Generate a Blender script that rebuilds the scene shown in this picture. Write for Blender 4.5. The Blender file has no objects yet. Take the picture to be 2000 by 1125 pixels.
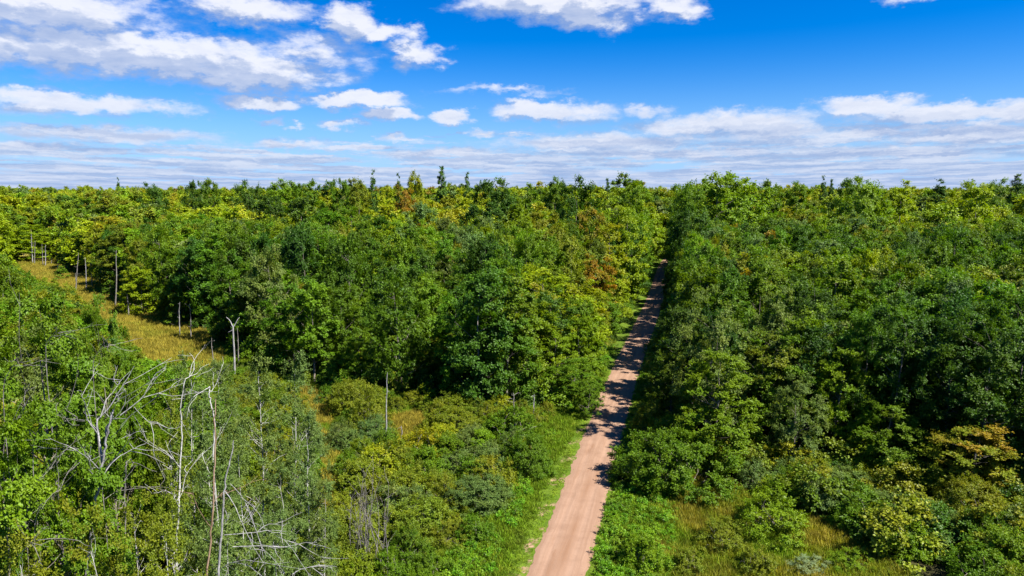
import bpy, math, random
import numpy as np
from mathutils import Vector, noise as mnoise

rng = np.random.default_rng(11)
random.seed(11)
S = bpy.context.scene
C = S.collection
R = math.radians

# ------------------------------------------------------------------ camera
CAM_H, PITCH, FPX = 30.0, 8.1, 1334.0
cam_d = bpy.data.cameras.new('camera')
cam_d.sensor_width = 36.0
cam_d.lens = 36.0 * FPX / 2000.0
cam_d.clip_start = 0.5
cam_d.clip_end = 20000
cam = bpy.data.objects.new('camera', cam_d)
cam.location = (0, 0, CAM_H)
cam.rotation_euler = (R(90 - PITCH), 0, 0)
C.objects.link(cam)
S.camera = cam
CP, SP = math.cos(R(PITCH)), math.sin(R(PITCH))

# ------------------------------------------------------------------ light, sky, exposure
SUN_EL, SUN_AZ = 51.0, 118.0          # azimuth clockwise from +Y (the view direction): from the right, a little behind
SUN_STRENGTH, SKY_STRENGTH, EXPOSURE = 5.0, 0.05, 1.55
sd = bpy.data.lights.new('sun', 'SUN')
sd.energy = SUN_STRENGTH
sd.angle = R(0.5)
sd.color = (1.0, 0.95, 0.86)
sun = bpy.data.objects.new('sun', sd)
_sv = Vector((math.cos(R(SUN_EL)) * math.sin(R(SUN_AZ)), math.cos(R(SUN_EL)) * math.cos(R(SUN_AZ)), math.sin(R(SUN_EL))))
sun.rotation_euler = _sv.to_track_quat('Z', 'Y').to_euler()
sun.location = (60, -20, 80)
C.objects.link(sun)
S.view_settings.view_transform = 'Standard'
S.view_settings.look = 'None'
S.view_settings.exposure = EXPOSURE
S.view_settings.gamma = 1.0
S.view_settings.use_curve_mapping = False
S.cycles.max_bounces = 6
S.cycles.diffuse_bounces = 3
S.cycles.glossy_bounces = 2
S.cycles.transmission_bounces = 3
S.cycles.use_denoising = True


class NT:
    """small helper that writes shader nodes as calls"""
    def __init__(self, tree):
        self.t = tree
        self.n = tree.nodes
        self.l = tree.links

    def node(self, typ, **kw):
        nd = self.n.new(typ)
        for k, v in kw.items():
            setattr(nd, k, v)
        return nd

    def put(self, sock, v):
        if v is None:
            return
        if isinstance(v, bpy.types.NodeSocket):
            self.l.new(v, sock)
        else:
            sock.default_value = v

    def math(self, op, a, b=None, c=None, clamp=False):
        nd = self.node('ShaderNodeMath', operation=op, use_clamp=clamp)
        self.put(nd.inputs[0], a)
        self.put(nd.inputs[1], b)
        self.put(nd.inputs[2], c)
        return nd.outputs[0]

    def vec(self, op, a, b=None, c=None, out=0):
        nd = self.node('ShaderNodeVectorMath', operation=op)
        self.put(nd.inputs[0], a)
        self.put(nd.inputs[1], b)
        self.put(nd.inputs[2], c)
        return nd.outputs['Value'] if op in ('LENGTH', 'DOT_PRODUCT', 'DISTANCE') else nd.outputs[out]

    def noise(self, v, scale=1.0, detail=4.0, rough=0.5, col=False):
        nd = self.node('ShaderNodeTexNoise')
        self.put(nd.inputs['Vector'], v)
        nd.inputs['Scale'].default_value = scale
        nd.inputs['Detail'].default_value = detail
        nd.inputs['Roughness'].default_value = rough
        return nd.outputs['Color'] if col else nd.outputs[0]

    def ramp(self, v, lo, hi, a=0.0, b=1.0, smooth=True):
        nd = self.node('ShaderNodeMapRange', interpolation_type='SMOOTHSTEP' if smooth else 'LINEAR')
        self.put(nd.inputs[0], v)
        for i, x in enumerate((lo, hi, a, b)):
            self.put(nd.inputs[i + 1], x)
        return nd.outputs[0]

    def mix(self, f, a, b, mode='MIX'):
        nd = self.node('ShaderNodeMix', data_type='RGBA', blend_type=mode)
        self.put(nd.inputs[0], f)
        self.put(nd.inputs[6], a)
        self.put(nd.inputs[7], b)
        return nd.outputs[2]


def pix_dir(px, py):
    u, v = (px - 1000) / FPX, (562.5 - py) / FPX
    return np.array([u, CP + v * SP, -SP + v * CP])


def pix_azel(px, py):
    d = pix_dir(px, py)
    d = d / np.linalg.norm(d)
    return math.atan2(d[0], d[1]), math.asin(d[2])


# clouds that can be told apart: centre and half size in the photo's degrees (given here through the photo's pixels), weight
CLOUDS = [
    (90, 15, 240, 48, 1.0), (250, 100, 330, 48, 1.2), (60, 95, 200, 40, 0.8), (480, 140, 190, 34, 1.0), (150, 200, 190, 24, 0.9),
    (50, 185, 90, 18, .8), (600, 100, 120, 34, .45), (300, 212, 90, 14, .5),
    (470, 15, 125, 30, 1.0), (690, 45, 62, 32, 1.1), (760, 60, 56, 20, .9), (820, 105, 44, 26, .75),
    (1080, 5, 190, 38, 1.1), (1150, 35, 110, 24, .8), (1320, 8, 55, 24, .8), (1800, -14, 70, 18, .7),
    (515, 196, 100, 20, 1.1), (705, 194, 95, 18, 1.2), (765, 221, 60, 15, 1.2), (876, 231, 40, 15, 1.15),
    (672, 243, 42, 12, .8), (1055, 215, 95, 21, 1.15), (1140, 220, 70, 20, .6), (1260, 215, 50, 12, .45), (985, 178, 75, 8, .35), 
    (1700, 205, 95, 24, 1.2), (1850, 218, 180, 24, 1.2), (2010, 215, 120, 26, 1.0),
    (1420, 245, 190, 26, .9), (1180, 280, 230, 20, .95), (1500, 262, 150, 22, .9), (1700, 262, 110, 18, .8), (1900, 265, 210, 22, 1.0),
    (180, 260, 260, 16, .8), (60, 285, 150, 12, .7), (560, 283, 85, 10, .7), (860, 300, 150, 12, .75), (940, 260, 34, 8, .6),
    (1300, 300, 330, 12, .75), (1750, 300, 320, 14, .8), (400, 320, 160, 9, .6), (140, 325, 130, 8, .6), (600, 307, 30, 6, .6),
    (765, 272, 20, 7, .55), (1008, 257, 22, 6, .5), (590, 250, 16, 4, .4), (530, 238, 22, 5, .4), (440, 290, 30, 6, .5),
]

world = bpy.data.worlds.new('World')
S.world = world
world.use_nodes = True
wt = world.node_tree
wt.nodes.clear()
W = NT(wt)

grp = bpy.data.node_groups.new('cloud_cover', 'ShaderNodeTree')
grp.interface.new_socket('Angles', in_out='INPUT', socket_type='NodeSocketVector')
grp.interface.new_socket('Cover', in_out='OUTPUT', socket_type='NodeSocketFloat')
G = NT(grp)
gi, go = G.node('NodeGroupInput'), G.node('NodeGroupOutput')
P = gi.outputs[0]
el = G.node('ShaderNodeSeparateXYZ')
G.put(el.inputs[0], P)
elev = G.math('MAXIMUM', el.outputs[1], 0.004)
# wisps get smaller and flatter towards the horizon, as a level cloud deck seen from below does
inv = G.math('DIVIDE', 1.0, G.math('ADD', elev, 0.05))
deck = G.node('ShaderNodeCombineXYZ')
G.put(deck.inputs[0], G.math('MULTIPLY', el.outputs[0], inv))
G.put(deck.inputs[1], inv)
n_big = G.noise(G.vec('MULTIPLY', P, (1.0, 2.0, 1)), 9.0, 3.0, 0.55, col=True)
n_fine = G.noise(G.vec('MULTIPLY', P, (1.0, 1.8, 1)), 34.0, 7.0, 0.62, col=True)
w1 = G.vec('MULTIPLY', G.vec('SUBTRACT', n_big, (.5, .5, .5)), (0.10, 0.035, 0))
w2 = G.vec('MULTIPLY', G.vec('SUBTRACT', n_fine, (.5, .5, .5)), (0.075, 0.042, 0))
scale_w = G.ramp(elev, 0.0, 0.14, 0.28, 1.0, smooth=False)
PW = G.vec('ADD', P, G.vec('SCALE', G.vec('ADD', w1, w2), None))
G.l.new(scale_w, PW.node.inputs[1].links[0].from_node.inputs['Scale'])
best = None
for (cx, cy, rx, ry, wgt) in CLOUDS:
    a0, e0 = pix_azel(cx, cy)
    sx, sy = rx / FPX * math.cos(a0) ** 1.2, ry / FPX * math.cos(a0)
    q = G.vec('MULTIPLY_ADD', PW, (1 / sx, 1 / sy, 0), (-a0 / sx, -e0 / sy, 0))
    v = G.math('MULTIPLY_ADD', G.vec('LENGTH', q), -wgt, wgt)
    best = v if best is None else G.math('SMOOTH_MAX', best, v, 0.12)
edge = G.noise(G.vec('MULTIPLY', P, (1.0, 2.4, 1)), 26.0, 8.0, 0.6)
named = G.math('ADD', best, G.math('MULTIPLY_ADD', edge, 1.0, -0.5))
named = G.ramp(named, -0.28, 0.56)
layer = G.noise(G.vec('MULTIPLY_ADD', G.vec('SUBTRACT', n_fine, (.5, .5, .5)), (.9, .9, 0), deck.outputs[0]), 0.62, 5.0, 0.6)
low = G.math('MINIMUM', G.ramp(elev, 0.01, 0.085, 0.30, 0.52, smooth=False), 1.0)
low = G.math('ADD', low, G.ramp(elev, 0.075, 0.15, 0.0, 0.30, smooth=False))
low = G.math('ADD', low, G.math('MULTIPLY', G.ramp(el.outputs[0], -0.35, 0.15, 0.05, -0.04, smooth=False), G.ramp(elev, 0.02, .08)))
thin = G.ramp(layer, low, G.math('ADD', low, 0.13), 0.0, 0.92)
# the deck also carries on outside the picture, behind and above
G.put(go.inputs[0], G.math('MAXIMUM', named, thin))

tc = W.node('ShaderNodeTexCoord')
sep = W.node('ShaderNodeSeparateXYZ')
W.put(sep.inputs[0], W.vec('NORMALIZE', tc.outputs['Generated']))
ang = W.node('ShaderNodeCombineXYZ')
W.put(ang.inputs[0], W.math('ARCTAN2', sep.outputs[0], sep.outputs[1]))
W.put(ang.inputs[1], W.math('ARCSINE', sep.outputs[2]))


def cover(vec):
    g = W.node('ShaderNodeGroup')
    g.node_tree = grp
    W.put(g.inputs[0], vec)
    return g.outputs[0]


c0 = cover(ang.outputs[0])
c1 = cover(W.vec('ADD', ang.outputs[0], (0.008, 0.020, 0)))
sky = W.node('ShaderNodeTexSky', sky_type='NISHITA', sun_disc=False)
sky.sun_elevation = R(SUN_EL)
sky.sun_rotation = R(SUN_AZ)
sky.altitude = 300
sky.air_density = 1.0
sky.dust_density = 0.35
sky.ozone_density = 3.0
hsv = W.node('ShaderNodeHueSaturation')
hsv.inputs['Hue'].default_value = 0.515
hsv.inputs['Saturation'].default_value = 1.25
hsv.inputs['Value'].default_value = 1.0
haze_f = W.ramp(W.math('ARCSINE', sep.outputs[2]), 0.0, 0.21, 1.0, 0.0, smooth=False)
W.put(hsv.inputs['Color'], W.vec('MULTIPLY', sky.outputs[0], (.56, .86, 1.10)))
blue = W.mix(W.math('MULTIPLY', haze_f, haze_f), hsv.outputs[0], (2.9, 4.5, 7.4, 1))
lit = W.math('SUBTRACT', c0, c1)
shade = W.ramp(lit, -0.30, 0.55, 0.0, 1.0)
body = W.noise(W.vec('MULTIPLY', ang.outputs[0], (1, 3.2, 1)), 22.0, 6.0, 0.6)
e2 = W.math('MAXIMUM', W.math('ARCSINE', sep.outputs[2]), 0.004)
inv2 = W.math('DIVIDE', 1.0, W.math('ADD', e2, 0.05))
dk = W.node('ShaderNodeCombineXYZ')
W.put(dk.inputs[0], W.math('MULTIPLY', W.math('ARCTAN2', sep.outputs[0], sep.outputs[1]), inv2))
W.put(dk.inputs[1], W.math('MULTIPLY', inv2, 1.1))
body2 = W.ramp(W.noise(W.vec('MULTIPLY_ADD', W.noise(W.vec('MULTIPLY', ang.outputs[0], (1, 1.6, 1)), 40.0, 4.0, .6, col=True), (1.2, 1.2, 0), dk.outputs[0]), .95, 5.0, 0.6), .36, .64)
lowf = W.ramp(e2, 0.03, 0.14, 1.0, 0.0)
shade = W.math('ADD', shade, W.math('MULTIPLY_ADD', body, 0.9, -0.45), clamp=True)
shade = W.math('MULTIPLY_ADD', W.math('SUBTRACT', body2, shade), W.math('MULTIPLY', lowf, .8), shade)
shade = W.math('MULTIPLY', shade, W.ramp(W.math('ARCSINE', sep.outputs[2]), 0.0, .14, .52, 1.0, smooth=False))
ccol = W.mix(shade, (2.3, 3.1, 5.0, 1), (6.5, 6.6, 7.1, 1))
final = W.mix(W.math('MULTIPLY', c0, 0.93), blue, ccol)
bg = W.node('ShaderNodeBackground')
W.put(bg.inputs[0], final)
bg.inputs[1].default_value = SKY_STRENGTH
wo = W.node('ShaderNodeOutputWorld')
W.l.new(bg.outputs[0], wo.inputs[0])
world.cycles.sampling_method = 'MANUAL'
world.cycles.sample_map_resolution = 512


# ------------------------------------------------------------------ the lie of the land
def sstep(a, b, x):
    t = np.clip((x - a) / (b - a), 0, 1)
    return t * t * (3 - 2 * t)


def road_x(y):
    return -9.95 + 0.263 * y + 0.35 * np.sin(y / 23.0) + 30 * sstep(265, 400, y)


def height(x, y):
    x, y = np.asarray(x, float), np.asarray(y, float)
    r = np.hypot(x, y)
    h = (7.6 + 1.3 * np.sin(x / 70.0 + 2.0)) * sstep(245, 400, y + 0.10 * x) + 0.5 * sstep(420, 900, r) - 9.0 * sstep(1000, 4000, r)
    away = sstep(4, 25, np.abs(x - road_x(y)))
    und = 0.45 * np.sin(x / 13.0 + 1.3) * np.cos(y / 17.0) + 0.25 * np.sin((x + y) / 6.1)
    far = 1.6 * np.sin(x / 47.0 + 0.6) * np.cos(y / 61.0 + 1) * sstep(220, 380, r)
    return h + und * away + far


def gp(px, py):
    """the point of level ground seen at a pixel of the photograph"""
    d = pix_dir(px, py)
    k = CAM_H / -d[2]
    return d[0] * k, d[1] * k


def project(x, y, z):
    dz = np.asarray(z) - CAM_H
    depth = y * CP - dz * SP
    up = y * SP + dz * CP
    return 1000 + FPX * np.asarray(x) / depth, 562.5 - FPX * up / depth, depth


def top_height(px, py, y):
    """height above sea of what stands at distance y and reaches up to pixel py"""
    d = pix_dir(px, py)
    k = y / d[1]
    return d[0] * k, CAM_H + d[2] * k


def inside(poly, x, y):
    x, y = np.asarray(x, float), np.asarray(y, float)
    res = np.zeros(x.shape, bool)
    n = len(poly)
    for i in range(n):
        x1, y1 = poly[i]
        x2, y2 = poly[(i + 1) % n]
        c = (y1 > y) != (y2 > y)
        with np.errstate(divide='ignore', invalid='ignore'):
            xi = (x2 - x1) * (y - y1) / (y2 - y1 + 1e-12) + x1
        res ^= c & (x < xi)
    return res


def gpoly(pts):
    return [gp(*p) for p in pts]


OPEN_L = gpoly([(25, 505), (70, 496), (130, 516), (190, 548), (250, 586), (330, 622), (400, 648), (470, 692), (560, 725), (640, 755), (740, 765),
                (850, 790), (960, 800), (1060, 800), (1130, 795), (1180, 790), (1129, 900), (1087, 1000), (1027, 1125), (980, 1260), (430, 1260),
                (430, 1125), (330, 900), (290, 760), (215, 660), (140, 590), (60, 545), (20, 522)])
CORRIDOR = gpoly([(25, 505), (70, 496), (130, 516), (250, 588), (330, 624), (400, 650), (440, 690), (420, 730), (310, 735), (215, 660), (60, 545)])
GAPS = [CORRIDOR, gpoly([(590, 750), (640, 770), (650, 830), (600, 830)]),
        gpoly([(595, 820), (640, 850), (665, 900), (660, 1010), (605, 1010), (620, 930)]),
        gpoly([(745, 815), (830, 805), (835, 860), (770, 885)]), gpoly([(590, 1010), (650, 1010), (640, 1060), (600, 1060)])]
OPEN_R = gpoly([(1144, 1125), (1182, 1000), (1209, 900), (1221, 850), (1238, 800), (1262, 790), (1300, 830), (1340, 880), (1440, 955), (1490, 985),
                (1600, 1020), (1700, 1080), (1800, 1150), (1850, 1300), (1100, 1300)])
THICKET_R = gpoly([(1440, 955), (1500, 935), (1700, 945), (1850, 960), (2150, 1000), (2300, 1300), (1850, 1300), (1800, 1150), (1700, 1080), (1600, 1020), (1490, 985)])


# ------------------------------------------------------------------ mesh helpers
def add_attr(me, name, data, typ='FLOAT', dom='POINT'):
    a = me.attributes.new(name, typ, dom)
    d = np.asarray(data, np.float32).ravel()
    a.data.foreach_set({'FLOAT': 'value', 'FLOAT_VECTOR': 'vector', 'FLOAT_COLOR': 'color'}[typ], d)


def mesh_np(name, v, f, mats, smooth=False, matidx=None):
    v = np.asarray(v, np.float32).reshape(-1, 3)
    f = np.asarray(f, np.int32)
    me = bpy.data.meshes.new(name)
    k = f.shape[1]
    me.vertices.add(len(v))
    me.vertices.foreach_set('co', v.ravel())
    me.loops.add(f.size)
    me.loops.foreach_set('vertex_index', f.ravel())
    me.polygons.add(len(f))
    me.polygons.foreach_set('loop_start', np.arange(0, f.size, k, dtype=np.int32))
    me.polygons.foreach_set('loop_total', np.full(len(f), k, np.int32))
    for m in mats:
        me.materials.append(m)
    if matidx is not None:
        me.polygons.foreach_set('material_index', np.asarray(matidx, np.int32))
    me.polygons.foreach_set('use_smooth', np.full(len(f), smooth, bool))
    me.update(calc_edges=True)
    return me


def grid_mesh(name, X, Y, Z, mats):
    ny, nx = X.shape
    v = np.stack([X, Y, Z], -1).reshape(-1, 3)
    i = (np.arange(ny - 1)[:, None] * nx + np.arange(nx - 1)[None, :]).ravel()
    f = np.stack([i, i + 1, i + nx + 1, i + nx], 1)
    return mesh_np(name, v, f, mats, smooth=True)


class Tubes:
    def __init__(self, sides=6):
        self.v, self.f, self.n, self.k = [], [], 0, sides

    def add(self, pts, rad, k=None):
        k = k or self.k
        pts = np.asarray(pts, float)
        rad = np.asarray(rad, float)
        m = len(pts)
        tan = np.gradient(pts, axis=0)
        tan /= np.linalg.norm(tan, axis=1)[:, None] + 1e-9
        ref = np.array([0, 0, 1.0]) if abs(tan[:, 2]).mean() < .8 else np.array([1.0, 0, 0])
        a = np.cross(tan, ref)
        a /= np.linalg.norm(a, axis=1)[:, None] + 1e-9
        b = np.cross(tan, a)
        th = np.arange(k) * 2 * math.pi / k
        ring = pts[:, None, :] + rad[:, None, None] * (np.cos(th)[None, :, None] * a[:, None, :] + np.sin(th)[None, :, None] * b[:, None, :])
        self.v.append(ring.reshape(-1, 3))
        i = np.arange(m - 1)[:, None] * k
        j = np.arange(k)[None, :]
        j2 = (j + 1) % k
        self.f.append(np.stack([i + j, i + j2, i + k + j2, i + k + j], -1).reshape(-1, 4) + self.n)
        self.n += m * k

    def mesh(self, name, mat):
        return mesh_np(name, np.concatenate(self.v), np.concatenate(self.f), [mat], smooth=True)


class Limbs:
    """like Tubes, but every tube becomes an object of its own"""
    def __init__(self, sides=5):
        self.k, self.q = sides, []

    def add(self, pts, rad, k=None):
        t = Tubes(k or self.k)
        t.add(pts, rad)
        self.q.append(t)

    def link(self, name, mat, parent):
        for t in self.q:
            o = bpy.data.objects.new(name, t.mesh(name, mat))
            o.parent = parent
            C.objects.link(o)


def curve_pts(p0, p1, n, bend, r):
    t = np.linspace(0, 1, n)[:, None]
    p0, p1 = np.asarray(p0, float), np.asarray(p1, float)
    off = r.normal(size=3) * bend
    off2 = r.normal(size=3) * bend * .5
    return p0 + (p1 - p0) * t + off * np.sin(math.pi * t) + off2 * np.sin(2 * math.pi * t)


# ------------------------------------------------------------------ materials
def new_mat(name):
    m = bpy.data.materials.new(name)
    m.use_nodes = True
    m.node_tree.nodes.clear()
    return m, NT(m.node_tree)


def finish(T, shader):
    o = T.node('ShaderNodeOutputMaterial')
    T.l.new(shader, o.inputs[0])


def leaf_material(name, from_instancer, rough=0.5, spec=0.2, trans=0.40):
    m, T = new_mat(name)
    if from_instancer:
        a = T.node('ShaderNodeAttribute', attribute_type='INSTANCER', attribute_name='tint')
        tint, accent = a.outputs['Color'], 0.15
    else:
        o = T.node('ShaderNodeObjectInfo')
        tint, accent = o.outputs['Color'], o.outputs['Alpha']
    a = T.node('ShaderNodeAttribute', attribute_name='leafvar')
    s = T.node('ShaderNodeSeparateXYZ')
    T.put(s.inputs[0], a.outputs['Vector'])
    v_leaf, v_clump, v_age = s.outputs[0], s.outputs[1], s.outputs[2]
    gain = T.math('MULTIPLY_ADD', v_leaf, 0.5, 0.76)
    col = T.vec('SCALE', tint, None)
    T.l.new(gain, col.node.inputs['Scale'])
    # some sprays are yellower, some bluer
    col = T.mix(T.math('MULTIPLY', v_clump, 0.45), col, T.vec('MULTIPLY', col, (1.55, 1.16, 0.7)))
    acc = T.math('MULTIPLY', T.ramp(v_age, 0.45, 0.9), accent)
    col = T.mix(acc, col, T.vec('MULTIPLY_ADD', col, (1.35, .75, .8), (.055, .012, .006)))
    b = T.node('ShaderNodeBsdfPrincipled')
    T.put(b.inputs['Base Color'], col)
    b.inputs['Roughness'].default_value = rough
    b.inputs['Specular IOR Level'].default_value = spec
    t = T.node('ShaderNodeBsdfTranslucent')
    T.put(t.inputs[0], T.vec('MULTIPLY', col, (1.35, 1.35, .45)))
    mx = T.node('ShaderNodeMixShader')
    mx.inputs[0].default_value = trans
    T.l.new(b.outputs[0], mx.inputs[1])
    T.l.new(t.outputs[0], mx.inputs[2])
    finish(T, mx.outputs[0])
    return m


def bark_material(name, c1, c2, scale=3.0, bands=None):
    m, T = new_mat(name)
    tcn = T.node('ShaderNodeTexCoord')
    n = T.noise(T.vec('MULTIPLY', tcn.outputs['Object'], (1, 1, 0.35)), scale, 5, .65)
    col = T.mix(T.ramp(n, .35, .65), c1, c2)
    if bands:
        n2 = T.noise(T.vec('MULTIPLY', tcn.outputs['Object'], (1.2, 1.2, 5.0)), 1.6, 4, .6)
        col = T.mix(T.ramp(n2, .57, .64), col, bands)
    b = T.node('ShaderNodeBsdfPrincipled')
    T.put(b.inputs['Base Color'], col)
    b.inputs['Roughness'].default_value = .85
    b.inputs['Specular IOR Level'].default_value = .2
    bp = T.node('ShaderNodeBump')
    bp.inputs['Strength'].default_value = .6
    bp.inputs['Distance'].default_value = .06
    T.put(bp.inputs['Height'], T.noise(T.vec('MULTIPLY', tcn.outputs['Object'], (1, 1, .25)), scale * 5, 4, .6))
    T.l.new(bp.outputs[0], b.inputs['Normal'])
    finish(T, b.outputs[0])
    return m


M_leaf = leaf_material('leaf', False)
M_leaf_far = leaf_material('leaf_distant', True, trans=.3)
M_needle = leaf_material('needle', False, rough=.6, spec=.2, trans=.08)
M_bark = bark_material('bark', (.10, .085, .07, 1), (.23, .20, .17, 1))
M_aspen_bark = bark_material('pale_bark', (.27, .26, .25, 1), (.42, .41, .39, 1), 2.5, (.07, .06, .05, 1))
M_dead = bark_material('dead_wood', (.10, .09, .08, 1), (.20, .185, .17, 1), 4.0)
M_dead_pale = bark_material('bleached_wood', (.15, .145, .145, 1), (.31, .30, .30, 1), 4.0)
M_dead_brown = bark_material('peeling_bark', (.15, .095, .06, 1), (.26, .18, .12, 1), 2.0)


def ground_material():
    m, T = new_mat('ground')
    geo = T.node('ShaderNodeNewGeometry')
    p = geo.outputs['Position']
    z = T.node('ShaderNodeAttribute', attribute_name='zone')
    s = T.node('ShaderNodeSeparateXYZ')
    T.put(s.inputs[0], z.outputs['Vector'])
    forest, gold, bare = s.outputs[0], s.outputs[1], s.outputs[2]
    n1 = T.noise(p, .35, 5, .6)
    n2 = T.noise(p, 2.6, 6, .7)
    green = T.mix(T.ramp(n1, .35, .65), (.060, .105, .008, 1), (.105, .160, .012, 1))
    gcol = T.mix(T.ramp(n2, .3, .7), (.21, .18, .03, 1), (.32, .27, .06, 1))
    gcol = T.mix(T.ramp(n1, .48, .68), gcol, (.17, .18, .03, 1))
    litter = T.mix(T.ramp(n2, .3, .7), (.022, .018, .010, 1), (.05, .05, .015, 1))
    col = T.mix(T.ramp(T.math('ADD', gold, T.math('MULTIPLY_ADD', n2, .6, -.3)), .3, .7), green, gcol)
    col = T.mix(T.math('MULTIPLY', T.ramp(n2, .4, .75), .5), col, (.03, .035, .01, 1))
    col = T.mix(forest, col, litter)
    soil = T.mix(T.ramp(T.noise(p, 1.2, 6, .6), .35, .65), (.18, .115, .065, 1), (.29, .19, .12, 1))
    col = T.mix(T.ramp(T.math('ADD', bare, T.math('MULTIPLY_ADD', T.noise(p, 1.5, 5, .6), 1.0, -.5)), .42, .62), col, soil)
    b = T.node('ShaderNodeBsdfPrincipled')
    T.put(b.inputs['Base Color'], col)
    b.inputs['Roughness'].default_value = .95
    b.inputs['Specular IOR Level'].default_value = .1
    bp = T.node('ShaderNodeBump')
    bp.inputs['Strength'].default_value = .8
    bp.inputs['Distance'].default_value = .12
    T.put(bp.inputs['Height'], n2)
    T.l.new(bp.outputs[0], b.inputs['Normal'])
    finish(T, b.outputs[0])
    return m


def road_material():
    m, T = new_mat('gravel_road')
    a = T.node('ShaderNodeAttribute', attribute_name='roadpos')       # x across (-1..1), y metres along
    s = T.node('ShaderNodeSeparateXYZ')
    T.put(s.inputs[0], a.outputs['Vector'])
    tt, ss = s.outputs[0], s.outputs[1]
    q = T.node('ShaderNodeCombineXYZ')
    wob = T.noise(T.node('ShaderNodeNewGeometry').outputs['Position'], .25, 3, .6)
    T.put(q.inputs[0], T.math('MULTIPLY_ADD', tt, 7.0, T.math('MULTIPLY', wob, 1.6)))
    T.put(q.inputs[1], T.math('MULTIPLY', ss, .06))
    streak = T.noise(q.outputs[0], 1.0, 5, .65)
    q2 = T.node('ShaderNodeCombineXYZ')
    T.put(q2.inputs[0], T.math('MULTIPLY', tt, 2.5))
    T.put(q2.inputs[1], T.math('MULTIPLY', ss, .22))
    patch = T.noise(q2.outputs[0], .8, 4, .6)
    geo = T.node('ShaderNodeNewGeometry')
    grit = T.noise(geo.outputs['Position'], 7.0, 4, .8)
    base = T.mix(T.ramp(streak, .3, .7), (.205, .122, .078, 1), (.268, .168, .112, 1))
    # graded ruts left by wheels
    rut = T.ramp(T.math('ABSOLUTE', T.math('SUBTRACT', T.math('ABSOLUTE', T.math('ADD', tt, .05)), .42)), .03, .2, 1.0, 0.0)
    base = T.mix(T.math('MULTIPLY', rut, .30), base, (.30, .192, .132, 1))
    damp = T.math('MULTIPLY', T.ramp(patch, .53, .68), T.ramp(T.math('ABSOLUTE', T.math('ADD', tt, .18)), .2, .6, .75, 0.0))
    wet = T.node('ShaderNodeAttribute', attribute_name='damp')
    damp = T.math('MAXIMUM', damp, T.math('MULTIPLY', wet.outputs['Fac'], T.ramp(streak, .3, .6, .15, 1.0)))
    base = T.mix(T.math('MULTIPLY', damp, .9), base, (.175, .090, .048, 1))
    mott = T.noise(geo.outputs['Position'], .55, 5, .65)
    base = T.mix(T.ramp(mott, .40, .72, 0.0, .55), base, (.175, .100, .062, 1))
    base = T.mix(T.ramp(grit, .35, .8, 0.0, .45), base, (.19, .125, .088, 1))
    b = T.node('ShaderNodeBsdfPrincipled')
    T.put(b.inputs['Base Color'], base)
    b.inputs['Roughness'].default_value = .95
    b.inputs['Specular IOR Level'].default_value = .15
    bp = T.node('ShaderNodeBump')
    bp.inputs['Strength'].default_value = .5
    bp.inputs['Distance'].default_value = .03
    T.put(bp.inputs['Height'], T.math('ADD', grit, T.math('MULTIPLY', streak, 1.5)))
    T.l.new(bp.outputs[0], b.inputs['Normal'])
    finish(T, b.outputs[0])
    return m


# ------------------------------------------------------------------ ground and road
def spaced(lo, hi, a, b, step, coarse):
    mid = np.arange(a, b + step, step)
    left = a - np.cumsum(step * 1.22 ** np.arange(1, 60))
    left = left[left > lo]
    right = mid[-1] + np.cumsum(step * 1.22 ** np.arange(1, 60))
    right = right[right < hi]
    return np.concatenate([[lo], left[::-1], mid, right, [hi]])


gx = spaced(-7000, 7000, -210, 170, 1.4, 60)
gy = spaced(-3000, 9000, 10, 330, 1.4, 60)
GX, GY = np.meshgrid(gx, gy)
ground_me = grid_mesh('ground', GX, GY, height(GX, GY), [ground_material()])
fx, fy = GX.ravel(), GY.ravel()
opn = inside(OPEN_L, fx, fy) | inside(OPEN_R, fx, fy)
off = fx - road_x(fy)
verge = (off > -7) & (off < 5) & (fy < 330)
gold = np.zeros(len(fx))
for g in GAPS:
    gold = np.maximum(gold, inside(g, fx, fy) * 1.0)
gold = np.maximum(gold, inside(OPEN_R, fx, fy) * sstep(5.5, 8, off) * .4)
gold = np.maximum(gold, inside(OPEN_L, fx, fy) * .15)
bare = np.exp(-((off + 3.55 + .25 * np.sin(fy / 5.0)) / .36) ** 2) * (fy < 96) * .62 + np.exp(-((np.abs(off) - 2.45) / .5) ** 2) * .55 * (fy < 330)
forest = 1.0 - np.clip(opn * 1.0 + verge * 1.0, 0, 1)
add_attr(ground_me, 'zone', np.stack([forest, gold, bare], 1), 'FLOAT_VECTOR')
ground = bpy.data.objects.new('ground', ground_me)
ground['kind'] = 'structure'
C.objects.link(ground)

ys = np.arange(4, 420, .5)
ts = np.linspace(-1, 1, 29)
YY, TT = np.meshgrid(ys, ts, indexing='ij')
en_l = np.array([mnoise.noise((y * .55, 3.1, 0)) * .34 + mnoise.noise((y * 1.9, 7.7, 0)) * .26 for y in ys])
en_r = np.array([mnoise.noise((y * .55, 13.1, 0)) * .34 + mnoise.noise((y * 1.9, 17.7, 0)) * .26 for y in ys])
half = 2.38
XX = road_x(YY) + TT * half + np.where(TT < 0, TT ** 4 * -en_l[:, None], TT ** 4 * en_r[:, None])
ZZ = height(road_x(YY), YY) + .10 - .085 * TT ** 4 - .035 * np.exp(-((np.abs(TT + .05) - .42) / .09) ** 2)
road_me = grid_mesh('dirt_road', XX, YY, ZZ, [road_material()])
add_attr(road_me, 'roadpos', np.stack([TT.ravel(), YY.ravel(), 0 * YY.ravel()], 1), 'FLOAT_VECTOR')
damp = np.zeros(YY.size)
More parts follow.
